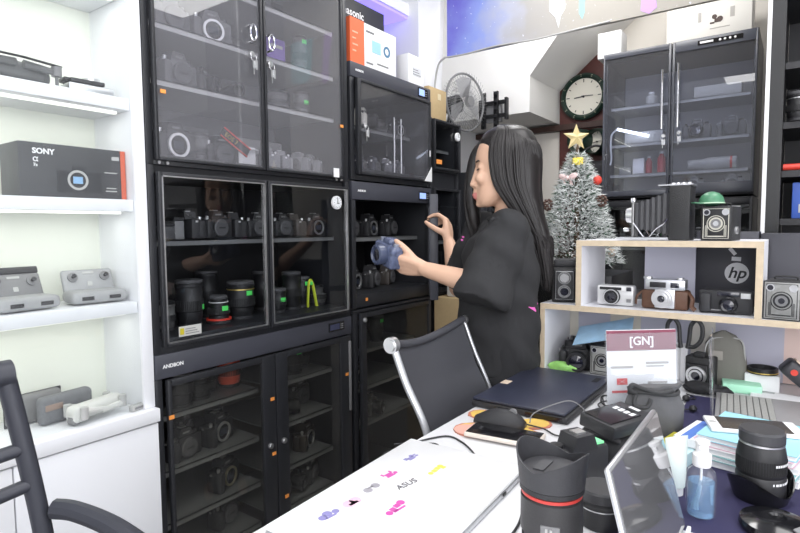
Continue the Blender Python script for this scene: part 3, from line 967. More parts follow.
# --- dark lens cabinet behind the woman
G = 'lenses in the dark cabinet behind the woman'
for i, (x, zz, lb) in enumerate(((2.88, 1.3605, 'left lens on top shelf of the dark cabinet behind the woman'), (3.0, 1.3605, 'right lens on top shelf of the dark cabinet behind the woman'),
                                (2.88, 1.1605, 'left lens on second shelf of the dark cabinet behind the woman'), (2.99, 1.1605, 'right lens on second shelf of the dark cabinet behind the woman'))):
    lens(lb, (x, 1.53, zz), .045, .12, tagm=M_GRS if i % 2 else None, group=G)

# --- fridge-cabinet contents (deep in grey light)
def jar(label, x, y, z, r, h, m, cap=M_WPL, group=None):
    t = thing('bottle', label, 'bottle', (x, y, z), 0, group)
    MB().lathe([(r * .95, 0), (r, .004), (r, h * .7), (r * .5, h * .85), (r * .5, h * .9)], 20).build('bottle_body', m, t)
    MB().cyl((0, 0, h * .9), (0, 0, h), r * .55).build('bottle_cap', cap, t)


z = 1.405 + .1405
M_REDP = mat('red_label_plastic', (.45, .04, .06), .4)
jar('red bottle near the middle post of tall cabinet', 3.42, .635, z, .022, .12, M_REDP)
jar('second red bottle left in tall cabinet', 3.44, .705, z, .018, .10, M_REDP)
cbox('carton', 'white carton low in left half of tall cabinet', 'box', (3.44, .755, z), (.07, .06, .09), M_WPL)
cbox('carton', 'grey flat carton at left wall of tall cabinet', 'box', (3.50, .84, z), (.07, .07, .05), M_LGREY)
z = 1.405 + .3105
dslr('camera on middle shelf in right half of tall cabinet', (3.42, .46, z), R(-90), 'lens', 'cameras in the tall cabinet', body=M_CAMGREY)
dslr('grey camera at right of middle shelf in tall cabinet', (3.42, .30, z), R(-90), 'cap', 'cameras in the tall cabinet', body=M_CAMGREY)
cbox('carton', 'long pale carton on middle shelf in left half of tall cabinet', 'box', (3.45, .73, z), (.09, .20, .07), M_LGREY)
z = 1.405 + .0305
dslr('pale camera at bottom in right half of tall cabinet', (3.42, .47, z), R(-90), 'cap', 'cameras in the tall cabinet', body=M_LGREY, s=.8)
dslr('second pale camera at bottom right of tall cabinet', (3.42, .29, z), R(-90), 'cap', 'cameras in the tall cabinet', body=M_LGREY, s=.8)
z = 1.405 + .1405
t = thing('lens', 'white telephoto lens lying across lower shelf in tall cabinet', 'lens', (3.42, .50, z + .035), 0)
T = Matrix.Rotation(R(90), 4, 'X')
MB(T).lathe([(.025, 0), (.026, .07), (.034, .10), (.034, .22), (.03, .23)], 24).build('barrel', M_LGREY, t)
MB(T).ring((0, 0, .2), (0, 0, .21), .035, .03).build('colour_ring', M_REDR, t)
z = 1.405 + .5205
cbox('carton', 'long grey carton on high shelf of tall cabinet right half', 'box', (3.47, .37, z), (.10, .22, .07), M_LGREY)
jar('small jar on high shelf in left half of tall cabinet', 3.45, .70, z, .03, .08, M_LGREY)
G = 'cameras in the lower tall cabinet'
for i, (y, zz, lb) in enumerate(((.80, 1.1305, 'camera at left on top shelf of lower tall cabinet'), (.66, 1.1305, 'second camera on top shelf of lower tall cabinet'),
                                (.44, 1.1305, 'camera on top shelf of lower tall cabinet right half'), (.30, 1.1305, 'rightmost camera on top shelf of lower tall cabinet'))):
    dslr(lb, (3.42, y, zz), R(-90), 'open' if i % 2 else 'lens', G, tagm=M_GRS if i == 1 else None)

# ================================================================= things on the cabinets
FX = ((0, -1, 0), (0, 0, 1))          # lettering right / up for faces that look toward -x
t = thing('carton', 'big black camcorder carton with white maker lettering on the upper right cabinet', 'box', (1.80, 1.60, 1.931))
MB().bb((-.02, .0, 0), (.32, .18, .31), bev=.002).build('box_body', mat('black_carton', (.018, .018, .022), .5), t)
text('maker_lettering', 'Panasonic', .046, M_WPAP, t, (-.013, -.0015, .238), (1, 0, 0), (0, 0, 1), bold=.0006)
MB().bb((.20, -.002, .195), (.29, -.0005, .210)).bb((.03, -.002, .17), (.09, -.0005, .178)).build('print_lines', M_WPAP, t)
t = thing('carton', 'orange and white camera carton in front of the black one', 'box', (1.775, 1.515, 1.931))
MB().bb((0, 0, 0), (.32, .075, .185), bev=.002).build('box_body', M_WPAP, t)
MB().bb((-.0015, -.002, .0005), (.090, .0755, .1855)).build('orange_panel', mat('orange_card', (.85, .16, .06), .5), t)
m = MB(); m.bb((.105, -.0015, .150), (.16, -.0003, .158)); m.bb((.18, -.0015, .03), (.26, -.0003, .036)); m.bb((.105, -.0015, .02), (.15, -.0003, .027))
m.build('print_lines', M_GREY, t)
MB().bb((.145, -.0016, .075), (.205, -.0003, .125)).build('picture', mat('pale_blue_print', (.35, .62, .78), .5), t)
MB(YX).ring((.25, .10, 0), (.25, .10, .0016), .024, .014).build('lens_picture', mat('blue_print_dark', (.08, .2, .33), .5), t)
m = MB()
for k in range(4):
    m.bb((.012, -.0032, .05 + k * .025), (.035 + .012 * (k % 2), -.0021, .056 + k * .025))
m.build('orange_print', mat('pale_orange', (.95, .45, .3), .5), t)
t = thing('carton', 'small white carton at right end of the upper right cabinet roof', 'box', (2.195, 1.515, 1.931))
MB().bb((0, 0, 0), (.135, .07, .14), bev=.002).build('box_body', M_WPAP, t)
MB().bb((.035, -.0012, .045), (.105, -.0002, .085)).build('print_block', mat('pale_grey_print', (.66, .67, .70), .6), t)
m = MB()
for k in range(3):
    m.bb((.035, -.002, .05 + k * .011), (.10 - k * .01, -.0013, .053 + k * .011))
m.build('print_lines', M_GREY, t)
cbox('carton', 'brown cardboard carton on the small gauge cabinet', 'box', (2.455, 1.575, 1.801), (.17, .12, .155), M_TAN)
MB().bb((.0, -.0615, .10), (.03, -.0602, .13)).build('label_patch', mat('pale_tan', (.7, .6, .4), .6), [o for o in bpy.data.objects if o.get('label', '').startswith('brown cardboard carton')][0])
cbox('carton', 'tan corrugated carton on the floor right of the cabinets', 'box', (2.50, 1.40, 0), (.27, .17, .90), M_TAN)
t = thing('card_reader', 'white boxy device with dark lettering behind the open door', 'device', (2.46, 1.375, .901))
MB().bb((-.06, -.04, 0), (.08, .06, .225), bev=.012).build('shell', M_WPL, t)
m = MB(); m.bb((-.03, -.042, .15), (.05, -.0402, .18)); m.bb((-.045, -.042, .075), (.065, -.0402, .088)); m.bb((-.045, -.042, .055), (.065, -.0402, .062))
m.build('slot', M_GREY, t)

# --- wall fan, tv bracket, clocks
t = thing('wall_fan', 'grey wall fan with round wire grille above the brown carton', 'fan', (3.0, 1.70, 2.00), R(-12))
m = MB()
for s_ in (-1, 1):
    for q in range(44):
        a = 2 * PI * q / 44
        pts = [V(rr * math.cos(a + rr * 2), s_ * (.045 - .30 * rr * rr) - .05, rr * math.sin(a + rr * 2)) for rr in (.03, .07, .11, .145, .165)]
        m.tube(pts, .0012, 4)
for rr in (.05, .09, .13):
    for s_ in (-1, 1):
        m.tube([V(rr * math.cos(a), s_ * (.045 - .30 * rr * rr) - .05, rr * math.sin(a)) for a in [2 * PI * q / 40 for q in range(40)]], .0012, 4, closed=True)
m.build('wire_grille', mat('grey_fan_wire', (.26, .26, .265), .45, .3), t)
MB().tube([V(.168 * math.cos(a), -.05, .168 * math.sin(a)) for a in [2 * PI * q / 48 for q in range(48)]], .007, 8, closed=True).build('grille_rim', mat('grey_fan_plastic', (.22, .22, .225), .4), t)
for q in range(3):
    a = 2 * PI * q / 3 + .4
    m = MB(Matrix.Translation((0, -.05, 0)) @ Matrix.Rotation(a, 4, 'Y'))
    m._add([(.03, -.012, -.02), (.14, -.02, -.055), (.15, .006, .0), (.13, .02, .05), (.03, .012, .02)], [(0, 1, 2, 3, 4)])
    bmesh.ops.solidify(m.bm, geom=m.bm.faces[:], thickness=.003)
    m.build('blade', mat('pale_fan_blade', (.40, .40, .41), .35), t)
MB().cyl((0, -.075, 0), (0, -.098, 0), .035, .03).build('centre_cap', M_GREY, t)
MB().lathe([(.0, 0), (.03, 0), (.055, .02), (.055, .09), (.03, .12), (0, .12)], 24, Matrix.Translation((0, -.01, 0)) @ Matrix.Rotation(R(-90), 4, 'X'), cap=False).build('motor_housing', M_BLK2, t)
MB().tube([(0, .06, -.03), (0, .09, -.12), (-.02, .12, -.16), (-.05, .24, -.16)], .016, 10).build('bracket_arm', M_BLK2, t)

t = thing('television_bracket', 'black slotted steel television bracket on the white soffit wall', 'bracket', (3.15, 1.56, 1.86))
m = MB()
for y in (.055, -.03):
    m.bb((0, y - .013, 0), (.02, y - .010, .22)).bb((0, y + .010, 0), (.02, y + .013, .22)).bb((.016, y - .013, 0), (.02, y + .013, .22))
    for k in range(5):
        m.bb((0, y - .010, .02 + k * .045), (.016, y + .010, .038 + k * .045))
m.build('upright', M_BLK, t)
m = MB()
for z in (.075, .155):
    m.bb((.021, -.09, z - .012), (.028, .09, z - .006)).bb((.021, -.09, z + .006), (.028, .09, z + .012)).bb((.026, -.09, z - .012), (.030, .09, z + .012))
m.bb((.021, -.095, .05), (.05, -.08, .18)).bb((.021, .08, .05), (.05, .095, .18))
m.build('cross_rail', M_BLK, t)
MB().bb((.031, -.05, .04), (.062, .05, .17), bev=.002).build('wall_plate', M_GREY, t)


def wall_clock(label, loc, r, tilt=0, numerals=True, depth=.04):
    t = thing('wall_clock', label, 'clock', loc, R(-90))
    T = Matrix.Rotation(tilt, 4, 'Z')
    MB(T @ YX).lathe([(r * .8, 0), (r, .004), (r, depth * .7), (r * .9, depth), (r * .78, depth * .6)], 40, cap=False).lathe([(.001, 0), (r * .8, 0)], 40).build('case_rim', mat('dark_green_rim', (.014, .035, .026), .3), t)
    f = MB(T @ YX).cyl((0, 0, depth * .45), (0, 0, depth * .55), r * .80, n=40).build('clock_face', mat('ivory_face', (.80, .77, .68), .5), t)
    m = MB(T @ YX)
    for k in range(12):
        a = k * PI / 6
        m.box((r * .68 * math.cos(a), r * .68 * math.sin(a), depth * .57), (r * (.14 if k % 3 == 0 else .09), r * .035, .001), rot=(0, 0, a))
    m.build('hour_marks', M_BLK, f)
    m = MB(T @ YX)
    m.box((-r * .20, -.01 * r, depth * .6), (r * .42, r * .045, .001), rot=(0, 0, .08))
    m.box((r * .16, .02 * r, depth * .62), (r * .5, r * .03, .001), rot=(0, 0, -.05))
    m.cyl((0, 0, depth * .56), (0, 0, depth * .66), r * .05)
    m.build('clock_hands', M_BLK, f)
    if numerals:
        m = MB(T @ YX)
        for k in range(12):
            a = k * PI / 6 + .1
            m.box((r * .9 * math.cos(a), r * .9 * math.sin(a), depth * .93), (r * .10, r * .05, .002), rot=(0, 0, a))
        m.build('rim_marks', mat('pale_gold', (.35, .36, .28), .4), t)
    return t


wall_clock('large round dark-rimmed wall clock on the red wood', (3.719, 1.165, 2.095), .150)
wall_clock('small round dark clock at left below the large wall clock', (3.719, 1.160, 1.81), .075, R(-25), False, .09)
wall_clock('small round dark clock at right below the large wall clock', (3.719, 1.035, 1.79), .085, R(-25), False, .11)
t = thing('camera_bag', 'black padded camera bag hanging below the small clocks', 'bag', (3.60, 1.06, 1.40))
m = MB()
m.box((0, 0, .13), (.14, .24, .26), bev=.05, seg=4).box((-.08, 0, .10), (.05, .18, .15), bev=.02, seg=3)
m.build('bag_body', mat('black_nylon', (.02, .02, .024), .7, bump=.4, scale=30), t)
MB().tube(spline([(0, .09, .25), (.01, .08, .32), (.02, 0, .36), (.01, -.08, .32), (0, -.09, .25)]), .008, 6).build('bag_strap', M_BLK2, t)
t = thing('camera_bag', 'lower black camera bag under the padded one on the wall', 'bag', (3.60, 1.075, 1.05))
m = MB(); m.box((0, 0, .15), (.15, .25, .30), bev=.05, seg=4)
m.build('bag_body', mat('black_nylon', (.02, .02, .024), .7, bump=.4, scale=30), t)
MB().box((-.078, 0, .2), (.006, .2, .05), bev=.002).build('bag_flap', M_GREY, t)

# --- boxes on the tall cabinet
t = thing('carton', 'small white carton on left end of the tall cabinet roof', 'box', (3.36, .915, 2.218))
MB().bb((0, -.065, 0), (.13, .065, .145), bev=.002).build('box_body', M_WPAP, t)
t = thing('carton', 'long white carton with a dark figure print on the tall cabinet roof', 'box', (3.34, .415, 2.218))
MB().bb((0, -.195, 0), (.20, .195, .235), bev=.002).build('box_body', mat('ivory_carton', (.74, .72, .68), .6), t)
m = MB(Matrix(((0, 0, -1, -.0008), (-1, 0, 0, 0), (0, 1, 0, 0), (0, 0, 0, 1))))
m.cyl((.03, .105, 0), (.03, .105, .001), .012, n=14).box((.045, .085, 0), (.03, .02, .002)).box((.02, .075, 0), (.02, .008, .002)).cyl((.055, .09, 0), (.055, .09, .0012), .014, n=14)
m.build('figure_print', mat('dark_brown_print', (.06, .035, .03), .6), t)
m = MB(); m.bb((-.0012, -.10, .045), (-.0002, -.01, .05)); m.bb((-.0012, .03, .09), (-.0002, .045, .14)); m.bb((-.0012, -.12, .09), (-.0002, -.10, .14))
m.build('print_lines', mat('grey_print', (.4, .38, .36), .6), t)

# --- banner
def banner_material():
    m = bpy.data.materials.new('galaxy_print')
    m.use_nodes = True
    nt = m.node_tree
    b = nt.nodes['Principled BSDF']
    b.inputs['Roughness'].default_value = .45
    tc = nt.nodes.new('ShaderNodeTexCoord')
    sp = nt.nodes.new('ShaderNodeSeparateXYZ')
    nt.links.new(tc.outputs['Object'], sp.inputs[0])
    n = nt.nodes.new('ShaderNodeTexNoise')
    n.inputs['Scale'].default_value = 5
    n.inputs['Detail'].default_value = 6
    nt.links.new(tc.outputs['Object'], n.inputs['Vector'])
    ad = nt.nodes.new('ShaderNodeMath')
    ad.operation = 'MULTIPLY_ADD'
    ad.inputs[1].default_value = .32
    nt.links.new(n.outputs['Fac'], ad.inputs[0])
    sc_ = nt.nodes.new('ShaderNodeMath')
    sc_.operation = 'MULTIPLY'
    sc_.inputs[1].default_value = -1.0 / 1.65
    nt.links.new(sp.outputs['Y'], sc_.inputs[0])
    nt.links.new(sc_.outputs[0], ad.inputs[2])
    cr = nt.nodes.new('ShaderNodeValToRGB')
    e = cr.color_ramp.elements
    e[0].position = .12
    e[0].color = (.16, .14, .62, 1)
    e[1].position = .26
    e[1].color = (.27, .34, .74, 1)
    for p, c in ((.36, (.46, .48, .58, 1)), (.44, (.42, .405, .39, 1)), (.6, (.44, .415, .37, 1)), (.75, (.44, .41, .36, 1))):
        x = e.new(p)
        x.color = c
    nt.links.new(ad.outputs[0], cr.inputs[0])
    st = nt.nodes.new('ShaderNodeTexNoise')
    st.inputs['Scale'].default_value = 60
    nt.links.new(tc.outputs['Object'], st.inputs['Vector'])
    rp = nt.nodes.new('ShaderNodeValToRGB')
    rp.color_ramp.elements[0].position = .70
    rp.color_ramp.elements[1].position = .76
    nt.links.new(st.outputs['Fac'], rp.inputs[0])
    mx = nt.nodes.new('ShaderNodeMix')
    mx.data_type = 'RGBA'
    mx.inputs[7].default_value = (.85, .88, 1, 1)
    nt.links.new(rp.outputs[0], mx.inputs[0])
    nt.links.new(cr.outputs[0], mx.inputs[6])
    nt.links.new(mx.outputs[2], b.inputs['Base Color'])
    return m


t = thing('banner_board', 'long printed banner board with blue galaxy end above the aisle', 'sign', (2.60, 1.545, 2.152))
MB().bb((0, -1.36, 0), (.02, 0, .62)).build('board', banner_material(), t)


def flat_x(m, pts):
    """thin plate lying on the face that looks toward -x; pts (y,z)"""
    n = len(pts)
    m._add([(-.0015, y, z) for y, z in pts] + [(-.0002, y, z) for y, z in pts], [tuple(range(n)), tuple(reversed(range(n, 2 * n)))] + [(i, (i + 1) % n, n + (i + 1) % n, n + i) for i in range(n)])
    return m


m = MB()
flat_x(m, [(-.555, .40), (-.63, .40), (-.635, .105), (-.615, .075), (-.605, .025), (-.59, .075), (-.56, .11)])
m.build('white_drip_print', M_WPAP, t)
m = MB()
flat_x(m, [(-.70, .40), (-.73, .40), (-.725, .07), (-.715, .04), (-.70, .07)])
m.build('cyan_print', mat('cyan_print', (.35, .75, .78), .5), t)
m = MB()
flat_x(m, [(-1.10, .30), (-1.12, .055), (-1.18, .03), (-1.30, .045), (-1.30, .3)])
m.build('cyan_print', mat('cyan_print', (.35, .75, .78), .5), t)
m = MB()
flat_x(m, [(-.965, .02), (-1.0, .0), (-1.03, .02), (-1.02, .10), (-1.0, .3), (-.93, .3), (-.97, .10)])
m.build('violet_print', mat('violet_print', (.62, .38, .82), .5), t)
tag(MB(Matrix.Translation((0, 0, 0))).tube(spline([(2.585, 1.55, 2.148), (2.58, 1.42, 2.142), (2.582, 1.25, 2.150), (2.58, 1.05, 2.140), (2.582, .85, 2.146), (2.58, .70, 2.15)]), .0045, 6).tube(
    spline([(2.585, 1.55, 2.148), (2.60, 1.60, 2.12), (2.63, 1.64, 2.03), (2.64, 1.65, 1.90), (2.64, 1.655, 1.83)]), .0055, 6).build('power_cable', M_LGREY),
    'grey cable sagging along the lower edge of the galaxy banner', 'cable')

# --- black shelf rack at far right
t = thing('shelf_rack', 'tall black shelf rack with a white front edge at far right', 'shelf rack', (2.30, .105, 0))
MB().bb((0.004, -.052, 0), (.42, -.004, 2.75)).build('side_panel', mat('satin_black_panel', (.010, .010, .011), .38), t)
MB().bb((-.006, -.012, 0), (.0035, .0, 2.75)).build('edge_strip', M_WPL, t)
MB().bb((.40, -.90, 0), (.42, -.053, 2.75)).build('back_panel', M_BLK2, t)
for z in (.85, 1.27, 1.435, 1.60, 1.80, 2.05):
    MB().bb((.04, -.90, z - .022), (.398, -.053, z)).build('shelf', M_BLK2, t)
t = thing('tool_case', 'blue box with pale print on the far right rack', 'box', (2.40, -.06, 1.2705))
MB().bb((-.03, -.05, 0), (.12, .08, .125), bev=.004).build('box_body', mat('blue_carton', (.06, .13, .48), .4), t)
MB().bb((-.0312, -.04, .02), (-.0302, .06, .05)).build('pale_print', M_LGREY, t)
t = thing('screwdriver', 'red-handled tool lying on the far right rack', 'tool', (2.35, .0, 1.4355))
MB().cyl((0, .048, .012), (0, -.03, .012), .011).build('handle', M_REDR, t)
MB().cyl((0, -.031, .012), (0, -.12, .012), .004).build('shaft', M_SIL, t)
lens('silver-ringed black lens on the upper right rack shelf', (2.36, 0.01, 1.6005), .036, .09, ring=M_SIL)
lens('small black lens beside the red tool on the far right rack', (2.39, -.03, 1.4355), .030, .06, ring=M_REDR)

# ================================================================= tabletop display
t = thing('display_shelf', 'white and plywood display shelf unit standing on the table', 'shelf unit', (1.65, .645, .8005))
O = V(1.65, .645, .8005)
def D_(a, b):
    return (V(*a) - O, V(*b) - O)
M_DW = mat('white_melamine', (.84, .84, .88), .4)
def board(name, a, b, edge=True):
    p, q = D_(a, b)
    r = MB().bb(p, q).build(name, M_DW, t)
    if edge:
        MB().bb((p.x - .0015, min(p.y, q.y), min(p.z, q.z)), (p.x - .0001, max(p.y, q.y), max(p.z, q.z))).build('ply_edge', M_WOODE, r)
    return r
board('lower_shelf', (1.65, .645, .996), (1.90, -.52, 1.0125))
board('upper_shelf', (1.65, .535, 1.192), (1.90, .066, 1.2085))
board('post', (1.65, .535, 1.013), (1.90, .519, 1.1915))
board('post', (1.65, .082, 1.013), (1.90, .066, 1.1915))
board('side_panel', (1.65, .645, .8005), (1.90, .630, .9955))
board('side_panel', (1.65, -.505, .8005), (1.90, -.52, .9955))
for nm, y0, y1, c in (('back_panel', .629, .600, (.78, .74, .65)), ('back_panel', .600, .495, (.55, .55, .65)), ('back_panel', .495, .400, (.78, .75, .66)),
                      ('back_panel', .400, .255, (.56, .56, .66)), ('back_panel', .255, .19, (.80, .77, .70)), ('back_panel', .19, .02, (.55, .55, .66)), ('back_panel', .02, -.504, (.80, .62, .56))):
    p, q = D_((1.885, y0, .801), (1.895, y1, .9955))
    MB().bb(p, q).build(nm, mat('board_%d' % int(c[0] * 1000 + c[2] * 10), c, .5), t)
p, q = D_((1.885, .392, 1.013), (1.895, .248, 1.1915))
MB().bb(p, q).build('back_panel', mat('lilac_board', (.58, .58, .68), .5), t)

# black computer cartons behind
t = thing('carton', 'black computer carton with round white logo behind the display shelf', 'box', (1.91, .17, .9))
tb = MB().bb((-.004 + .0, -.08, 0), (.12, .08, .33), bev=.002).build('box_body', mat('black_grey_carton', (.045, .045, .055), .5), t)
xf = -.0045
T = Matrix(((0, 0, -1, xf), (-1, 0, 0, -.028), (0, 1, 0, .208), (0, 0, 0, 1)))
lg = MB(T).cyl((0, 0, 0), (0, 0, .0012), .031, n=40).build('logo_disc', M_WPAP, t)
text('logo_letters', 'hp', .046, mat('black_grey_print', (.02, .02, .025), .5), lg, (xf - .0018, -.028, .194), (0, -1, 0), (0, 0, 1), shear=.28, align='CENTER', bold=.0008)
MB(T).box((-.002, .042, .0006), (.024, .012, .001), rot=(0, 0, -.05)).box((-.012, .064, .0006), (.024, .010, .001), rot=(0, 0, -.9)).build('white_sticker', M_WPAP, t)
t = thing('carton', 'second black computer carton at right behind the silver-faced box camera', 'box', (1.91, -.02, .9))
MB().bb((0, -.10, 0), (.12, .105, .325), bev=.002).build('box_body', mat('black_grey_carton', (.045, .045, .055), .5), t)
tag(MB(Matrix.Translation((0, 0, 0))).bb((1.905, .255, .801), (2.03, -.2, .8995)).build('carton_stand', M_BLK2), 'low black plinth carrying the computer cartons', 'plinth')

# --- vintage cameras. front toward -y, rotated to face -x
M_LTH = mat('black_leatherette', (.018, .018, .019), .6, bump=.6, scale=400)
M_BROWN = mat('brown_leather', (.10, .045, .025), .55, bump=.3, scale=120)
def rings(m, c, radii, y0, th=.0016):
    for (ro, ri, dy) in radii:
        m.ring((c[0], y0 - dy, c[1]), (c[0], y0 - dy - th, c[1]), ro, ri)
    return m
FZ = R(-90)
# twin-lens reflex
t = thing('twin_lens_camera', 'black twin-lens reflex camera left of the display compartment', 'camera', (1.695, .585, 1.013), R(-72))
MB().box((0, .045, .055), (.076, .085, .11), bev=.005).build('body', M_LTH, t)
MB().box((0, .048, .1225), (.066, .072, .024), bev=.004).build('viewfinder_hood', M_BLK2, t)
MB().box((0, -.006, .055), (.060, .014, .098), bev=.006).build('lens_panel', M_BLK, t)
for z, nm in ((.078, 'viewing_lens'), (.036, 'taking_lens')):
    o = rings(MB(), (0, z), ((.0195, .0165, .0), (.0150, .0128, .004)), -.0135, .006).build(nm, M_GREY, t)
    MB().cyl((0, -.0135, z), (0, -.0190, z), .0128).build('glass', M_LENSG, o)
m = MB()
m.tube([V(x, -.0138, z) for x, z in ((-.026, .012), (-.026, .098), (.026, .098), (.026, .012))], .0012, 6, closed=True)
m.build('silver_trim', M_SIL, t)
MB().cyl((-.038, .04, .07), (-.048, .04, .07), .014).cyl((.038, .05, .03), (.052, .05, .03), .012).cyl((.038, .05, .085), (.046, .05, .085), .009).build('knob', M_SIL, t)
# instamatic
t = thing('compact_camera', 'small silver cartridge camera in the display compartment', 'camera', (1.70, .435, 1.013), FZ)
MB().box((0, .02, .031), (.105, .038, .060), bev=.006).build('body', mat('pale_silver_plastic', (.62, .62, .62), .35, .3), t)
MB().box((0, -.0005, .052), (.098, .004, .016), bev=.002).build('top_band', mat('white_grey_band', (.70, .70, .70), .4), t)
MB().box((-.012, -.003, .052), (.062, .003, .008)).build('name_strip', M_BLK, t)
MB().box((.040, -.003, .052), (.014, .003, .012), bev=.001).build('viewfinder', M_LENSG, t)
o = MB(Matrix.Translation((-.008, 0, .028)) @ YX).lathe([(.024, 0), (.024, .008), (.021, .012), (.014, .012), (.012, .008)], 32).build('lens_barrel', M_BLK, t)
MB(Matrix.Translation((-.008, 0, .028)) @ YX).ring((0, 0, .0085), (0, 0, .0127), .0225, .0195).build('lens_ring', M_SIL, o)
MB(Matrix.Translation((-.008, 0, .028)) @ YX).lathe([(.012, .008), (.0005, .010)], 20).build('glass', M_LENSG, o)
MB().box((.040, -.003, .018), (.012, .003, .010)).build('badge', M_GREY, t)
# folding camera in brown half case
t = thing('folding_camera', 'silver camera in a brown leather half-case on the display shelf', 'camera', (1.695, .299, 1.013), FZ)
MB().box((0, .025, .028), (.122, .055, .054), bev=.008).build('leather_case', M_BROWN, t)
MB().box((0, .025, .070), (.104, .048, .030), bev=.004).build('top_housing', M_ALU, t)
MB().box((-.018, -.001, .070), (.042, .004, .015), bev=.001).build('meter_window', M_BLK, t)
MB().box((.026, -.001, .070), (.022, .004, .014), bev=.001).build('viewfinder', M_LENSG, t)
MB().box((.002, -.004, .032), (.052, .012, .054), bev=.003).build('front_plate', M_ALU, t)
o = rings(MB(), (-.004, .033), ((.027, .018, 0), (.022, .014, .008), (.015, .010, .013)), -.010, .008).build('lens_rings', M_SIL, t)
MB().cyl((-.004, -.012, .033), (-.004, -.026, .033), .0145).build('lens_core', M_GREY, o)
MB().ell((-.004, -.026, .033), (.009, .003, .009)).build('glass', M_LENSG, o)
MB().cyl((-.048, .02, .085), (-.048, .02, .091), .012).cyl((.036, .02, .085), (.036, .02, .090), .009).build('knob', M_SIL, t)
MB().tube(spline([(.060, .01, .05), (.072, -.005, .035), (.070, -.004, .015), (.078, .0, .004)]), .006, 6, flat=.4).build('case_strap', M_BROWN, t)
MB().tube(spline([(-.060, .01, .05), (-.072, -.002, .035), (-.076, .0, .012)]), .006, 6, flat=.4).build('case_strap', M_BROWN, t)
# black compact
t = thing('compact_camera', 'black autofocus compact camera before the round-logo carton', 'camera', (1.695, .150, 1.013), FZ)
MB().box((0, .02, .032), (.126, .040, .064), bev=.007).box((-.046, -.004, .030), (.026, .020, .052), bev=.007).build('body', M_BLK2, t)
MB().box((.006, -.002, .054), (.052, .004, .012), bev=.001).build('window_strip', M_LENSG, t)
MB().box((.046, -.003, .051), (.022, .005, .014), bev=.001).build('flash', mat('flash_window', (.62, .62, .62), .2), t)
o = MB(Matrix.Translation((.008, 0, .026)) @ YX).lathe([(.022, 0), (.022, .012), (.018, .015), (.013, .013)], 30).build('lens_barrel', M_BLKG, t)
MB(Matrix.Translation((.008, 0, .026)) @ YX).lathe([(.013, .013), (.0005, .0145)], 20).build('glass', M_LENSG, o)
MB().box((-.02, -.0015, .010), (.08, .003, .003)).build('trim_line', M_GREY, t)
def box_camera(label, loc, rz, faced, s=1.0, black=True):
    t = thing('box_camera', label, 'camera', loc, rz)
    W, H, D = .074 * s, .090 * s, .095 * s
    MB().box((0, D / 2, H / 2), (W, D, H), bev=.003).build('body', M_LTH, t)
    MB().box((0, -.0012, H / 2), (W * .92, .003, H * .94), bev=.002).build('front_plate', faced, t)
    m = MB()
    fr = M_BLK if not black else mat('pale_gold_line', (.62, .60, .52), .4, .4)
    pts = [(-W * .40, H * .07), (W * .40, H * .07), (W * .40, H * .93), (-W * .40, H * .93)]
    m.tube([V(x, -.0028, z) for x, z in pts], .0011, 6, closed=True)
    for k in range(3):
        m.box((-W * (.33 - k * .03), -.0028, H * .28), (.0012, .0012, H * .34)).box((W * (.33 - k * .03), -.0028, H * .28), (.0012, .0012, H * .34))
    m.box((0, -.0028, H * .13), (W * .5, .0012, .003))
    rings(m, (0, H * .5), ((.0215 * s, .0195 * s, 0), (.0165 * s, .0125 * s, 0)), -.0026, .0014)
    m.build('deco_lines', fr, t)
    o = MB().cyl((0, -.0026, H * .5), (0, -.0036, H * .5), .0125 * s).build('shutter_disc', M_GREY, t)
    MB().cyl((0, -.0037, H * .5), (0, -.0046, H * .5), .0065 * s).build('glass', M_SIL if black else M_LENSG, o)
    for sx in (-1, 1):
        o = MB().ring((sx * W * .30, -.0026, H * .83), (sx * W * .30, -.0045, H * .83), .0085 * s, .0062 * s).build('finder_ring', M_SIL, t)
        MB().cyl((sx * W * .30, -.0026, H * .83), (sx * W * .30, -.0036, H * .83), .0062 * s).build('finder_glass', M_SIL if sx > 0 else M_LENSG, o)
    m = MB()
    m.tube(spline([(-W * .3, D * .5, H + .001), (-W * .25, D * .5, H + .008), (W * .25, D * .5, H + .008), (W * .3, D * .5, H + .001)]), .004, 8, flat=.5)
    m.build('carry_strap', M_LTH, t)
    MB().cyl((W / 2, D * .4, H * .3), (W / 2 + .006, D * .4, H * .3), .010).build('winding_knob', M_SIL, t)
    return t
M_BFACE = mat('black_enamel', (.02, .02, .021), .35)
M_SFACE = mat('worn_silver_face', (.30, .30, .29), .4, .3, var=.3, scale=90)
box_camera('black box camera with gold deco lines under the green toy', (1.665, .174, 1.209), R(-98), M_BFACE)
box_camera('silver-faced black box camera right of the display compartment', (1.655, .026, 1.013), R(-98), M_SFACE, 1.08, False)
# green toy helmet
t = thing('toy_cap', 'little green cap-shaped toy on top of the black box camera', 'toy', (1.70, .190, 1.2995), R(-60))
M_GRN = mat('green_enamel', (.07, .22, .12), .35, var=.35, scale=120)
MB().lathe([(.031, .010), (.030, .018), (.026, .028), (.017, .036), (.006, .040), (.0005, .0405)], 28).build('dome', M_GRN, t)
MB().lathe([(.030, .012), (.033, .009), (.032, .0075), (.028, .010), (.030, .012)], 28, cap=False).build('rim', mat('pale_green_edge', (.45, .62, .45), .5), t)
MB().box((-.038, 0, .0095), (.026, .036, .003), rot=(0, .12, 0), bev=.0012).build('peak', M_GRN, t)
MB().ell((0, 0, .007), (.020, .020, .0065)).build('base_foot', mat('dark_green', (.03, .10, .06), .4), t)
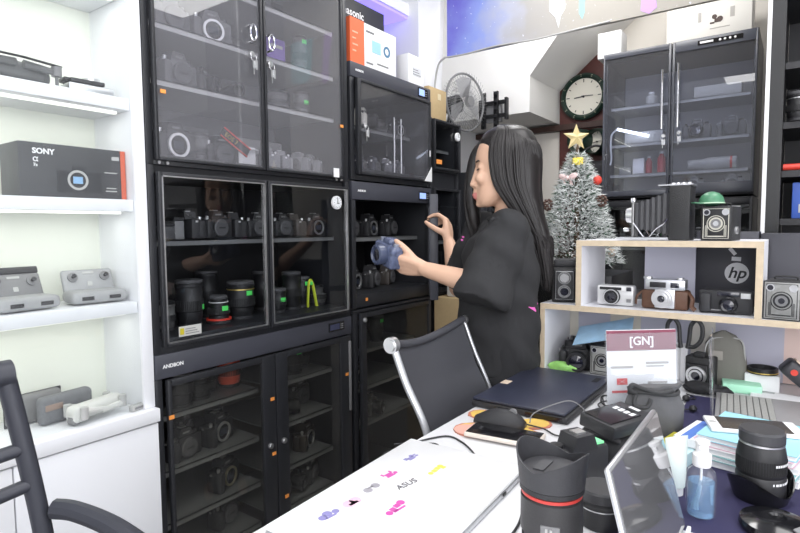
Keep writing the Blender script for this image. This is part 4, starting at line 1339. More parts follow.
# bellows camera seen side-on
t = thing('bellows_camera', 'old folding bellows camera opened sideways on top of the display', 'camera', (1.72, .263, 1.209))
MB().bb((-.05, -.026, 0), (.045, .026, .150), bev=.003).build('body', M_LTH, t)
MB().bb((-.045, -.030, .1505), (.04, .055, .154)).build('top_plate', M_ALU, t)
m = MB()
for y in (-.018, -.004, .010, .022):
    m.cyl((-.02, y, .154), (-.02, y, .1585), .007, n=14)
m.build('knob', M_SIL, t)
m = MB()
rg = []
n = 13
for k in range(n):
    f = k / (n - 1)
    y = .027 + f * .092
    hw = (.040 - .018 * f) * (1.0 if k % 2 == 0 else .90)
    zc, hh = .074 - .004 * f, (.062 - .026 * f) * (1.0 if k % 2 == 0 else .92)
    rg.append([V(-hw, y, zc - hh), V(hw, y, zc - hh), V(hw, y, zc + hh), V(-hw, y, zc + hh)])
m.loft(rg)
m.build('bellows', mat('bellows_leather', (.05, .05, .055), .5, bump=.2, scale=150), t, smooth=0)
MB().bb((-.042, .028, .003), (.040, .165, .008)).build('bed', M_ALU, t)
m = MB()
m.bb((-.028, .121, .009), (.026, .128, .108), bev=.002)
m.build('lens_standard', mat('tarnished_metal', (.25, .25, .25), .35, .8), t)
o = MB().cyl((0, .128, .072), (0, .146, .072), .024, .020).build('lens_barrel', M_SIL, t)
MB().cyl((0, .146, .072), (0, .149, .072), .014).build('glass', M_LENSG, o)
MB().bb((-.01, .123, .1085), (.008, .135, .122), bev=.002).cyl((-.02, .135, .03), (-.02, .15, .03), .005).build('finder', M_CHR, t)
m = MB()
for x in (-.047, .043):
    m.tube(spline([(x, .030, .060), (x, .040, .045), (x, .060, .030), (x, .075, .010)]), .0045, 8, flat=.5)
    m.tube([(x, .090, .010), (x, .118, .050)], .004, 8, flat=.5)
m.build('strut', M_CHR, t)

# --- lower display bay, left
t = dslr('black camera with grip lying in left bay of the display', (1.73, .548, .8008), R(-80), 'lens', None, lens_len=.045, s=.86)
dslr('second dark camera stacked behind in left bay of the display', (1.825, .545, .8008), R(-95), 'cap', None, s=1.05)
box_camera('old grey-faced box camera below the pale blue leaflet', (1.69, .466, .8008), R(-90), mat('grey_metal_face', (.42, .42, .40), .4, .4), 1.0, False)
t = thing('plastic_wrap', 'crumpled green and white wrapper behind the closed laptop', 'wrapper', (1.668, .58, .8008))
m = MB(); m.ell((0, 0, .016), (.016, .040, .015)).ell((.004, -.025, .013), (.013, .022, .012)).ell((0, .025, .013), (.012, .02, .012))
for v in m.bm.verts:
    v.co += mnoise.noise_vector(v.co * 60) * .004
m.build('wrapper_film', mat('green_film', (.30, .62, .16), .3, var=.5, scale=40), t)
t = thing('leaflet', 'pale blue leaflet propped on the cameras in the display', 'leaflet', (1.70, .47, .915))
m = MB()
T = Matrix.Rotation(R(13), 4, 'X') @ Matrix.Rotation(R(-24), 4, 'Y')
m2 = MB(Matrix.Translation((0, 0, .012)) @ Matrix.Rotation(R(-15), 4, 'X') @ Matrix.Rotation(R(-22), 4, 'Y'))
m2.box((.01, 0, 0), (.11, .165, .0016)).box((.008, -.01, .0025), (.10, .16, .0012), rot=(0, 0, .06))
m2.build('sheet', mat('pale_blue_print2', (.36, .56, .74), .5, var=.25, scale=25), t)
# scissors in a holder
t = thing('scissors', 'black-handled scissors standing upright behind the card holder', 'scissors', (1.74, .252, .8008))
M_SCI = mat('black_scissor_plastic', (.03, .03, .032), .4)
for s_ in (-1, 1):
    pts = [(0, s_ * .008, .10), (0, s_ * .012, .125), (0, s_ * .016, .165), (0, s_ * .030, .182), (0, s_ * .044, .165), (0, s_ * .043, .130), (0, s_ * .028, .108), (0, s_ * .012, .105)]
    MB().tube(spline(pts, 5), .0058, 8).build('handle', M_SCI, t)
m = MB()
m._add([(0, -.010, .10), (0, .004, .10), (0, .002, .004), (0, -.003, .004), (.002, -.010, .10), (.002, .004, .10), (.002, .002, .004), (.002, -.003, .004)],
       [(0, 1, 2, 3), (7, 6, 5, 4), (0, 4, 5, 1), (1, 5, 6, 2), (2, 6, 7, 3), (3, 7, 4, 0)])
m.box((-.001, .003, .052), (.002, .010, .10))
m.build('blade', M_SIL, t)
MB().cyl((-.004, 0, .095), (.004, 0, .095), .004).build('pivot', M_SIL, t)
t = thing('pen_box', 'small white box holding the scissors', 'box', (1.79, .285, .8008))
MB().box((0, 0, .05), (.05, .06, .10), bev=.003).build('box_body', M_WPL, t)
# folding camera standing low
t = thing('folding_camera', 'dark bellows camera with round chrome lens below the scissors', 'camera', (1.705, .212, .8008), R(-100))
MB().box((0, .03, .042), (.070, .05, .084), bev=.004).build('body', M_LTH, t)
MB().box((0, -.004, .038), (.054, .012, .058), bev=.003).build('front_plate', M_BLK, t)
o = rings(MB(), (0, .036), ((.026, .020, 0), (.017, .012, .004)), -.010, .006).build('lens_rings', M_SIL, t)
MB().cyl((0, -.010, .036), (0, -.015, .036), .0195).build('glass', M_LENSG, o)
MB().box((0, .02, .090), (.03, .03, .012), bev=.003).build('finder', M_BLK, t)
# grey pouch
t = thing('camera_pouch', 'olive-grey zipped camera pouch leaning under the display', 'pouch', (1.79, .148, .8008), R(-84))
m = MB()
rg = []
for z, hw, d in ((0, .048, .022), (.02, .052, .026), (.07, .052, .025), (.115, .047, .020), (.14, .030, .014), (.152, .006, .006)):
    rg.append([V(hw * (abs(math.cos(a)) ** .5) * (1 if math.cos(a) > 0 else -1) - z * .08, d * (abs(math.sin(a)) ** .6) * (1 if math.sin(a) > 0 else -1), z) for a in [2 * PI * q / 24 for q in range(24)]])
m.loft(rg)
m.build('pouch_body', mat('olive_grey_cloth', (.17, .165, .145), .7, bump=.3, scale=200), t)
MB().tube(spline([(-.055, -.014, .012), (-.058, -.018, .07), (-.052, -.016, .115), (-.03, -.014, .132), (.02, -.012, .134), (.036, -.014, .118), (.042, -.014, .06)]), .0022, 6).build('zip', M_LGREY, t)
MB().box((-.028, -.0265, .085), (.030, .003, .026), bev=.001).build('patch', mat('pale_olive_patch', (.30, .28, .25), .6), t)
# papers, green pad, ring, strap case
t = thing('note_pad', 'mint green note pad lying before the grey pouch', 'note pad', (1.74, .11, .8008), R(8))
MB().box((0, 0, .011), (.06, .09, .022), bev=.001).build('pages', mat('mint_paper', (.42, .80, .58), .7), t)
t = thing('paper_sheets', 'loose white papers spread before the display at right', 'paper', (1.70, -.06, .8006), R(-12))
m = MB()
for k, (dx, dy, rz) in enumerate(((0, 0, .1), (.03, -.05, -.2), (-.03, .04, .25))):
    m.box((dx, dy, .0012 + k * .002), (.10, .20, .0014), rot=(0, 0, rz))
m.build('sheets', M_WPAP, t)
t = thing('white_carton', 'white carton under the black ring', 'box', (1.80, .065, .8008))
MB().box((0, 0, .022), (.07, .08, .044), bev=.002).build('box_body', M_WPAP, t)
t = thing('filter_ring', 'black lens filter ring on the white carton', 'ring', (1.79, .065, .8455))
MB().ring((0, 0, 0), (0, 0, .016), .036, .032, 36).build('ring_frame', M_BLK, t)
MB().ring((0, 0, .003), (0, 0, .0055), .0364, .0358, 36).build('gold_lettering_band', M_GOLD, t)
t = thing('hard_case', 'black hard case with red badge tilted against the display', 'case', (1.75, -.02, .84), R(-80))
T = Matrix.Translation((0, 0, .0)) @ Matrix.Rotation(R(42), 4, 'Y')
MB(T).box((0, 0, .012), (.12, .05, .045), bev=.010, seg=3).build('shell', mat('charcoal_shell', (.03, .03, .036), .4), t)
MB(T).box((-.005, -.0005, .036), (.09, .036, .004), bev=.001).build('peach_lining', mat('peach_card', (.75, .60, .47), .7), t)
MB(T).cyl((-.035, -.0255, .01), (-.035, -.027, .01), .008).build('badge', M_REDR, t)

# --- Christmas tree on its cabinet
t = thing('side_cabinet', 'black side cabinet carrying the little Christmas tree', 'cabinet', (2.10, .66, 0))
MB().bb((-.15, -.15, 0), (.15, .22, 1.08), bev=.003).build('body', M_CABI, t)
MB().bb((-.153, -.14, .05), (-.1505, .20, 1.05)).build('door', M_GL_TINT, t)
t = thing('christmas_tree', 'small snow-tipped Christmas tree topped by a gold star', 'tree', (2.06, .668, 1.0805))
MB().lathe([(.07, 0), (.075, .06), (.06, .075), (.010, .08), (.007, .44), (.003, .47)], 20).build('trunk', mat('tree_stem', (.10, .065, .04), .7), t)
m = MB()
rt = random.Random(3)
for k in range(7600):
    zf = rt.random() ** 1.25
    z = .035 + zf * .40
    rad = (.138 * (1 - zf) ** .8 + .014) * (.45 + .6 * math.sqrt(rt.random()))
    a = rt.random() * 2 * PI
    b = V(rad * math.cos(a), rad * math.sin(a), z)
    d = V(math.cos(a) + rt.uniform(-.7, .7), math.sin(a) + rt.uniform(-.7, .7), rt.uniform(-.4, .7)).normalized()
    L = rt.uniform(.016, .030)
    sd = d.cross(V(rt.random() - .5, rt.random() - .5, rt.random())).normalized() * .0026
    m.mi = 1 if rt.random() < .76 else 0
    up_ = d.cross(sd).normalized() * .0012
    m._add([b - sd, b + sd, b + up_, b + d * L], [(0, 1, 3), (1, 2, 3), (2, 0, 3)])
m.mi = 0
m.build('foliage', [mat('fir_green', (.04, .10, .055), .7), mat('snow_flock', (.80, .82, .81), .8)], t, smooth=0, keep_normals=True)
m = MB()
T = Matrix.Translation((-.005, .004, .495)) @ Matrix.Rotation(R(-54), 4, 'Z')
pts = []
for k in range(10):
    a = PI / 2 + k * PI / 5
    r = .050 if k % 2 == 0 else .021
    pts.append((r * math.cos(a), 0, r * math.sin(a)))
vs = pts + [(0, -.014, 0), (0, .014, 0)]
m._add(vs, [(k, (k + 1) % 10, 10) for k in range(10)] + [((k + 1) % 10, k, 11) for k in range(10)], T)
m.build('star', mat('gold_glitter', (.86, .70, .36), .35, .35, bump=.4, scale=300), t, smooth=0)
for nm, az, z, rr, m_, kind in (('gift_ornament', 200, .405, .030, mat('yellow_foil', (.85, .66, .06), .35), 'box'), ('red_ornament', 265, .335, .075, M_REDR, 'ball'),
                                ('bow_ornament', 165, .345, .06, mat('pink_white_ribbon', (.85, .60, .58), .5, var=.3, scale=30), 'bow'),
                                ('pine_cone', 255, .26, .10, mat('pine_cone_brown', (.11, .06, .045), .7), 'cone'), ('pine_cone', 235, .09, .125, mat('pine_cone_brown', (.11, .06, .045), .7), 'cone'),
                                ('pine_cone', 130, .25, .11, mat('pine_cone_brown', (.11, .06, .045), .7), 'cone'), ('peach_ornament', 270, .075, .125, mat('peach_card', (.75, .60, .47), .7), 'ball')):
    a = R(az)
    c = V(rr * math.cos(a), rr * math.sin(a), z)
    m = MB(Matrix.Translation(c) @ Matrix.Rotation(a - R(90), 4, 'Z'))
    if kind == 'box':
        m.box((0, 0, 0), (.036, .02, .026), bev=.002).box((0, 0, .0), (.005, .022, .028))
    elif kind == 'ball':
        m.ell((0, 0, 0), (.016, .016, .017))
    elif kind == 'bow':
        m.ell((-.02, 0, .004), (.02, .007, .011), rot=(0, .4, 0)).ell((.02, 0, .004), (.02, .007, .011), rot=(0, -.4, 0)).ell((0, .004, 0), (.008, .008, .008)).box((-.012, 0, -.016), (.01, .003, .026), rot=(0, .4, 0)).box((.012, 0, -.016), (.01, .003, .026), rot=(0, -.4, 0))
    else:
        for q in range(26):
            b = q * 2.4
            h = q / 26
            m.ell((.016 * math.sin(PI * (h * .8 + .1)) * math.cos(b), .016 * math.sin(PI * (h * .8 + .1)) * math.sin(b), (h - .5) * .04), (.006, .006, .004), nu=8, nv=5)
    m.build(nm, m_, t)

# ================================================================= table
TZ = .80
t = thing('counter_table', 'long white counter table covered with camera gear', 'table', (.0, -.9, 0))
MB().bb((.05, 0, .77), (1.93, 1.545, .80), bev=.003).build('table_top', mat('gloss_white_top', (.88, .88, .90), .25), t)
for x in (.12, 1.86):
    for y in (.07, 1.46):
        MB().bb((x - .03, y - .03, 0), (x + .03, y + .03, .7695)).build('leg', M_WHITE, t)
MB().bb((.15, .10, .66), (1.83, .12, .769)).bb((.15, 1.40, .70), (1.83, 1.42, .769)).build('apron', M_WHITE, t)
# navy mat
t = tag(MB().bb((.80, -.62, .8002), (1.62, .215, .8018)).build('desk_mat', mat('navy_felt', (.026, .023, .075), .8, bump=.2, scale=300)), 'dark navy desk mat on the right part of the table', 'mat')

Z = .8005
ZM = .8024
# white lidded laptop with stickers
t = thing('laptop', 'closed white laptop with colourful stickers on its lid', 'laptop', (.72, .502, Z), R(2.0))
MB().box((0, 0, .005), (.40, .248, .010), bev=.004).build('base', M_ALU, t)
MB().box((0, 0, .0145), (.40, .248, .007), bev=.003).build('lid', mat('white_lid', (.88, .88, .89), .3), t)
MB().box((.185, -.1243, .0065), (.02, .002, .004)).build('port', M_BLK, t)
MB().box((.10, -.1243, .0065), (.012, .002, .004)).build('port', M_BLK, t)
SK = V(.72, .502, 0)
RZi = Matrix.Rotation(R(-2.0), 4, 'Z')
def sticker(nm, X, Y, shapes, m_):
    c = RZi @ (V(X, Y, 0) - SK)
    m = MB(Matrix.Translation((c.x, c.y, .0181)) @ Matrix.Rotation(R(-6), 4, 'Z'))
    for q in shapes:
        if len(q) == 3:
            m.cyl((q[0], q[1], 0), (q[0], q[1], .0005), q[2], n=16)
        else:
            m.box((q[0], q[1], .00025), (q[2], q[3], .0005), rot=(0, 0, q[4] if len(q) > 4 else 0))
    m.build(nm, m_, t)
M_MAG = mat('magenta_vinyl', (.66, .10, .42), .4)
M_VIO = mat('violet_grey_vinyl', (.30, .28, .55), .4)
M_YSK = mat('yellow_vinyl', (.85, .78, .12), .4)
M_PSK = mat('pale_pink_vinyl', (.82, .55, .68), .4)
M_GSK = mat('grey_vinyl', (.40, .38, .42), .4)
sticker('sticker', .832, .575, [(0, 0, .016, .010), (.008, .006, .005), (-.010, .004, .008, .008), (.015, 0, .010, .004), (.016, .006, .008, .003)], M_VIO)
sticker('sticker', .817, .509, [(-.018, 0, .005), (-.006, .001, .010, .009), (.005, .003, .008, .010), (.016, .004, .006), (.016, -.004, .010, .005)], M_YSK)
sticker('sticker', .753, .568, [(0, 0, .016, .009), (-.010, .006, .004, .008), (.010, .006, .004, .008), (0, -.006, .020, .004), (.014, -.003, .004)], M_MAG)
sticker('sticker', .697, .561, [(-.010, 0, .008), (.010, .002, .008), (0, .004, .012, .004)], M_GSK)
sticker('sticker', .641, .557, [(-.006, 0, .011), (.008, .001, .010), (0, -.004, .018, .006)], M_PSK)
sticker('sticker', .592, .561, [(-.012, 0, .007), (.0, .004, .008), (.014, .0, .006), (0, -.006, .020, .004)], M_VIO)
sticker('sticker', .668, .489, [(-.020, -.002, .006), (-.008, 0, .010, .012), (.004, .004, .010, .010), (.016, .006, .007), (.0, -.006, .026, .004)], M_MAG)
c = RZi @ (V(.728, .540, 0) - SK)
text('lettering_sticker', 'ASUS', .020, mat('dark_grey_vinyl', (.10, .09, .10), .4), t, (c.x - .012, c.y - .02, .0183), V(.98, -.2, 0), V(.2, .98, 0), shear=.2)
# black laptop
t = thing('laptop', 'closed dark navy laptop at the far left of the table', 'laptop', (1.405, .530, Z), 0)
M_NAVY = mat('dark_navy_lid', (.030, .034, .058), .38, bump=.05, scale=400)
m = MB()
m.box((0, 0, .009), (.385, .245, .016), bev=.004)
m.build('base', M_BLK2, t)
MB().box((-.003, .002, .0215), (.375, .236, .007), bev=.003).build('lid', M_NAVY, t)
MB().bb((.135, -.1235, .005), (.16, -.1222, .011)).build('port', M_BLKG, t)
MB().bb((-.02, -.1235, .006), (.06, -.1222, .010)).build('port', M_BLKG, t)
MB().bb((-.1935, .02, .006), (-.1922, .06, .0105)).build('port', M_BLKG, t)
MB().bb((-.1935, -.11, .004), (-.1922, -.02, .014)).build('vent', M_BLKG, t)
MB().bb((.11, -.10, .0251), (.155, -.085, .0256)).build('hinge_mark', M_BLK, t)
MB().bb((-.04, .095, .0251), (-.005, .117, .0256)).build('peach_label', mat('peach_card', (.75, .60, .47), .7), t)
# mouse pad
t = thing('mouse_pad', 'orange and yellow cartoon-shaped mouse pad under the mouse', 'mouse pad', (1.115, .525, Z))
def blob(m, cs, z0, z1, n=40):
    """outline of a union of circles seen from their centroid"""
    cx = sum(c[0] for c in cs) / len(cs)
    cy = sum(c[1] for c in cs) / len(cs)
    P = []
    for k in range(n):
        a = 2 * PI * k / n
        best = .01
        for (x, y, r) in cs:
            dx, dy = x - cx, y - cy
            b = dx * math.cos(a) + dy * math.sin(a)
            cc = dx * dx + dy * dy - r * r
            D = b * b - cc
            if D > 0:
                best = max(best, b + math.sqrt(D))
        P.append((cx + best * math.cos(a), cy + best * math.sin(a)))
    m.prism(P, z0, z1)
cs = [(-.045, .045, .045), (.055, .075, .035), (.07, -.055, .035), (-.02, -.06, .045), (.02, .0, .06)]
m = MB(); blob(m, cs, 0, .002); m.build('pad_base', mat('brick_red_edge', (.55, .20, .13), .6), t)
m = MB(); blob(m, [(x, y, r - .006) for x, y, r in cs], .0021, .0028); m.build('pad_print', mat('orange_yellow_print', (.86, .52, .12), .6, var=.35, scale=14), t)
m = MB(); blob(m, [(-.055, .052, .032), (-.03, .035, .03)], .0029, .0034); m.build('pink_patch', mat('salmon_print', (.78, .42, .34), .6), t)
# mouse
t = thing('computer_mouse', 'black computer mouse on the cartoon mouse pad', 'mouse', (1.130, .535, .8042), R(-82))
m = MB()
rg = []
for k in range(13):
    f = k / 12
    x = -.058 + .116 * f
    hw = .033 * (max(0.02, math.sin(PI * (.06 + .88 * f))) ** .45)
    hh = .037 * (max(0.02, math.sin(PI * (.05 + .90 * f ** 1.25))) ** .6)
    rg.append([V(x, hw * math.cos(a), max(0, hh * math.sin(a))) for a in [PI * q / 14 for q in range(15)]] + [V(x, -hw * .9, 0), V(x, hw * .9, 0)])
m.loft(rg)
m.build('shell', M_BLK2, t, smooth=60)
MB().cyl((.030, -.004, .030), (.030, .004, .030), .009).build('scroll_wheel', M_GREY, t)
MB().bb((-.005, -.0006, .0355), (.02, .0006, .0378)).build('button_seam', M_BLKG, t)
tag(MB().tube(spline([(1.140, .475, .812), (1.155, .440, .804), (1.135, .40, .8035), (1.18, .352, .8035), (1.27, .345, .8035), (1.38, .372, .8035), (1.45, .395, .810), (1.43, .36, .816), (1.37, .355, .812), (1.40, .385, .808),
                          (1.47, .40, .806), (1.48, .36, .804), (1.40, .335, .804), (1.34, .345, .806), (1.37, .385, .809), (1.43, .385, .804), (1.45, .35, .804)], 6), .0017, 6).build('mouse_cable', M_BLK),
    'thin black mouse cable coiled beside the navy laptop', 'cable')
tag(MB().tube(spline([(1.145, .470, .815), (1.17, .47, .83), (1.20, .43, .851), (1.215, .40, .858), (1.225, .375, .84), (1.22, .36, .806), (1.20, .365, .8035)], 6), .0014, 6).build('looped_cable', M_GREY),
    'thin grey cable arching over the corner of the navy laptop', 'cable')
# phone in pale case
t = thing('phone', 'black-screened phone in a pale bumper case on the mouse pad', 'phone', (1.062, .492, .8042), R(-84))
MB().box((0, 0, .005), (.158, .076, .010), bev=.004).build('bumper_case', mat('pale_peach_case', (.80, .72, .64), .4), t)
MB().box((0, 0, .0105), (.150, .068, .0014), bev=.0005).build('screen', M_BLKG, t)
# two charging cables
for i, (pts, lb) in enumerate((([(.85, .655, .803), (.90, .638, .8028), (.95, .60, .8026), (.93, .57, .8026), (.905, .558, .8026)], 'shorter thin dark cable hanging over the table edge near the chair'),
                               ([(.90, .665, .803), (.93, .640, .8026), (1.0, .60, .8026), (.99, .555, .8026), (.96, .515, .8026), (.935, .492, .8026)], 'longer thin dark cable with a plug lying on the white table'))):
    t = thing('charging_cable', lb, 'cable', (0, 0, 0), 0, 'charging cables on the table')
    MB().tube(spline(pts, 8), .0019, 6).build('cord', M_BLK2, t)
    a, b = V(*pts[-2]), V(*pts[-1])
    d = (b - a).normalized()
    m = MB(); m.cyl(b - d * .004, b + d * .016, .003, .0022); m.build('plug', M_BLK, t)
    MB().cyl(b + d * .0162, b + d * .022, .0016).build('plug_tip', M_SIL, t)
tag(MB().tube(spline([(1.01, .33, .8025), (.93, .345, .8025), (.86, .352, .8025), (.80, .338, .8025), (.74, .325, .8025), (.62, .32, .8025)], 8), .0022, 6).build('black_cord', M_BLK), 'black cord between the white laptop and the big lens', 'cable')

# large lens with petal hood
t = thing('zoom_lens', 'large black zoom lens with petal hood and red ring in the foreground', 'lens', (.690, .252, Z), 0)
r_ = .040
MB().lathe([(.034, 0), (.038, .003), (.038, .020), (.0365, .022), (.0365, .050), (.040, .053), (.040, .098), (.0375, .100), (.0375, .1065)], 44).build('barrel', mat('worn_black_barrel', (.035, .034, .036), .45, bump=.15, scale=300), t)
m = MB()
for k in range(56):
    a = 2 * PI * k / 56
    m.box((.0372 * math.cos(a), .0372 * math.sin(a), .036), (.002, .0026, .020), rot=(0, 0, a))
m.build('zoom_ring', M_RUB, t)
MB().ring((0, 0, .1015), (0, 0, .1055), .0392, .036, 44).build('red_ring', mat('bright_red_ring', (.62, .055, .045), .4), t)
MB().lathe([(.0378, .1066), (.0415, .108), (.0415, .114), (.040, .1145)], 44).build('hood_mount', M_BLK2, t)
# petal hood: flared wall with a scalloped rim
m = MB()
n = 96
inner, outer = [], []
def rimz(a):
    return .131 + .032 * abs(math.cos(a - R(80))) ** 1.4 + .009 * abs(math.sin(a - R(80))) ** 4
A = [2 * PI * k / n for k in range(n)]
def rad(z):
    return .0418 + (z - .1148) / (.163 - .1148) * .0052
r0 = [V(rad(.1148) * math.cos(a), rad(.1148) * math.sin(a), .1148) for a in A]
r1 = [V(rad((.1148 + rimz(a)) / 2) * math.cos(a), rad((.1148 + rimz(a)) / 2) * math.sin(a), (.1148 + rimz(a)) / 2) for a in A]
r2 = [V(rad(rimz(a)) * math.cos(a), rad(rimz(a)) * math.sin(a), rimz(a)) for a in A]
i2 = [V((rad(rimz(a)) - .002) * math.cos(a), (rad(rimz(a)) - .002) * math.sin(a), rimz(a)) for a in A]
i0 = [V(.039 * math.cos(a), .039 * math.sin(a), .1150) for a in A]
m.loft([r0, r1, r2, i2, i0, r0], cap=False)
m.build('petal_hood', mat('grey_black_hood', (.040, .040, .045), .5, bump=.15, scale=400), t)
o = MB().cyl((0, 0, .1150), (0, 0, .1335), .0385, n=40).build('front_cap', mat('lens_cap_grey', (.05, .05, .055), .4), t)
MB().box((0, .012, .1343), (.036, .014, .0018)).box((0, -.012, .1343), (.036, .014, .0018)).build('cap_grip', M_LCAP, o)
MB().box((-.037, -.012, .066), (.004, .024, .016), rot=(0, 0, .3), bev=.001).build('switch_panel', M_GREY, t)
m = MB()
for q in range(2):
    m.box((-.0395, -.014 + q * .006, .068), (.003, .003, .006), rot=(0, 0, .3))
m.build('switch', M_LGREY, t)
# small capped lens
t = thing('lens', 'short black lens with flat cap right behind the big zoom lens', 'lens', (.835, .228, Z), 0)
MB().lathe([(.030, 0), (.032, .003), (.032, .036), (.030, .038), (.030, .042)], 36).build('barrel', M_BLK2, t)
o = MB().lathe([(.031, .0421), (.0325, .043), (.0325, .055), (.030, .058)], 36).build('cap', mat('lens_cap_grey', (.05, .05, .055), .4), t)
MB().ring((0, 0, .030), (0, 0, .0315), .0326, .031).build('silver_line', M_SIL, t)
# camera lying behind it
dslr('black camera with green-lit display standing behind the big zoom lens', (.935, .300, Z), R(150), 'cap', None, s=.92)
par = [q for q in bpy.data.objects if q.get('label', '').startswith('black camera with green-lit')][0]
MB().box((-.036, .004, .0735), (.030, .020, .004), rot=(0, 0, 0)).build('top_display', mat('green_lcd', (.25, .75, .38), .3, emit=(.2, .8, .3, .25)), par)
# pouch and charger on it
t = thing('soft_case', 'black soft case under the battery charger', 'case', (1.105, .285, Z), 0)
m = MB(); m.box((0, 0, .030), (.16, .11, .060), bev=.028, seg=4)
m.build('case_body', mat('black_neoprene', (.018, .018, .02), .7, bump=.3, scale=80), t)
MB().tube(spline([(-.07, -.035, .055), (-.072, .0, .064), (-.06, .04, .055)]), .006, 6).build('case_loop', M_BLK2, t)
t = thing('battery_charger', 'black battery charger lying on the soft case', 'charger', (1.085, .270, .8655), R(-22))
T = Matrix.Rotation(R(6), 4, 'X')
m = MB(T)
m.box((0, 0, .014), (.125, .078, .026), bev=.004)
m.build('shell', mat('charger_black', (.028, .028, .031), .45, bump=.1, scale=500), t)
m = MB(T)
m.bb((-.058, -.028, .0271), (.030, .030, .0295))
m.build('battery_bay', M_BLKG, t)
m = MB(T)
for k in range(4):
    m.bb((.008 - k * .0 , -.024 + k * .012, .0296), (.022, -.016 + k * .012, .0302))
m.bb((.045, -.012, .0271), (.054, .010, .0276))
m.build('contact_marks', M_WPL, t)

# card holder
t = thing('card_holder', 'clear acrylic holder with a white payment card and maroon header', 'sign', (1.270, .260, Z), math.atan2(-.118, .100) )
wv = .158
T = Matrix.Rotation(R(-5), 4, 'X')
MB(T).box((0, .0, .112), (wv, .0022, .222)).build('card', M_WPAP, t)
MB(T).box((0, -.0038, .108), (wv + .004, .002, .216)).box((0, .0038, .108), (wv + .004, .002, .216)).build('acrylic_pane', M_GL_ACR, t)
MB().box((0, .012, .003), (wv + .004, .06, .0045), bev=.001).build('foot', M_GL_ACR, t)
MB(T).box((0, -.0016, .200), (wv, .0008, .044)).build('maroon_header', mat('maroon_print', (.20, .035, .07), .5, var=.35, scale=18), t)
_f = T @ V(0, -.0022, .190)
_ux = T.to_3x3() @ V(0, 0, 1)
text('header_logo', '[GN]', .026, M_WPAP, t, (_f.x, _f.y - .0002, _f.z), (1, 0, 0), _ux, align='CENTER', bold=.0004)
def mark(name, pts, m_):
    m = MB(T)
    for (x, z, sx, sz) in pts:
        m.box((x, -.0017, z), (sx, .0008, sz))
    m.build(name, m_, t)
mark('grey_print', [(-.045, .142, .050, .005), (.035, .150, .052, .005), (.03, .143, .040, .003), (.035, .107, .044, .005), (.03, .100, .036, .002), (.035, .064, .040, .005), (-.01, .178, .046, .002)], mat('grey_print', (.4, .38, .36), .6))
mark('red_print', [(-.046, .089, .046, .005)], mat('red_print', (.75, .10, .10), .5))
m = MB(T)
for sx in (-1, 1):
    m._add([(-.046 + sx * .001, -.0021, .111), (-.046 + sx * .012, -.0021, .118), (-.046 + sx * .012, -.0021, .104)], [(0, 1, 2)])
m._add([(-.058, -.0021, .118), (-.034, -.0021, .118), (-.046, -.0021, .1115)], [(0, 1, 2)])
m._add([(-.058, -.0021, .104), (-.034, -.0021, .104), (-.046, -.0021, .1105)], [(0, 1, 2)])
m.build('red_emblem', mat('red_print', (.75, .10, .10), .5), t)
# drawstring pouch
t = thing('drawstring_pouch', 'grey velvet drawstring pouch leaning on the card holder', 'pouch', (1.226, .232, Z), R(-50))
m = MB()
rg = []
for z, hw, d in ((0, .045, .018), (.010, .062, .021), (.04, .067, .023), (.075, .064, .019), (.096, .056, .012), (.103, .050, .008), (.112, .058, .011), (.118, .060, .012)):
    rg.append([V(hw * math.cos(a) + .004 * math.sin(5 * a) * (z > .08) * 1.2, d * math.sin(a) * (1 + .15 * math.cos(7 * a + z * 40)), z) for a in [2 * PI * q / 48 for q in range(48)]])
m.loft(rg)
for v in m.bm.verts:
    v.co += mnoise.noise_vector(v.co * 35) * .005
m.build('pouch_body', mat('grey_velvet', (.115, .115, .12), .8, bump=.3, scale=120), t, smooth=80)
M_CORD = mat('charcoal_cord', (.04, .04, .042), .7)
MB().tube(spline([V(.052 * math.cos(a), .018 * math.sin(a), .105 + .004 * math.sin(2 * a)) for a in [2 * PI * q / 16 for q in range(17)]]), .0045, 8).build('drawcord', M_CORD, t)
MB().tube(spline([(-.045, -.012, .106), (-.06, -.016, .115), (-.055, -.018, .126), (-.035, -.018, .118), (.0, -.02, .108), (.03, -.018, .112)]), .0045, 8).tube(spline([(-.045, -.012, .104), (-.052, -.022, .085), (-.03, -.028, .082), (-.02, -.026, .098)]), .0045, 8).build('cord_loop', M_CORD, t)

# tablet on a stand
t = thing('tablet', 'silver-framed tablet tilted on a stand showing a dim reflection', 'tablet', (.745, .1165, ZM), 0)
T = Matrix.Translation((0, 0, .012)) @ Matrix.Rotation(R(-14.5), 4, 'X')
MB(T).bb((-.125, .002, 0), (.125, .009, .172), bev=.003).build('frame', M_ALU, t)
MB(T).bb((-.1215, .0005, .004), (.1215, .0018, .168)).build('screen', mat('dark_mirror_screen', (.12, .12, .125), .03, spec=1.0, coat=1.0), t)
m = MB()
m.bb((-.125, -.045, 0), (.125, .010, .006), bev=.002)
m.bb((-.125, -.006, .0061), (.125, -.001, .014), bev=.001)
m.build('stand', M_WPL, t)
MB().bb((-.05, .03, 0), (.05, .062, .006)).tube([(-.04, .045, .005), (-.04, .030, .09)], .004, 6).tube([(.04, .045, .005), (.04, .030, .09)], .004, 6).build('stand_leg', M_ALU, t)
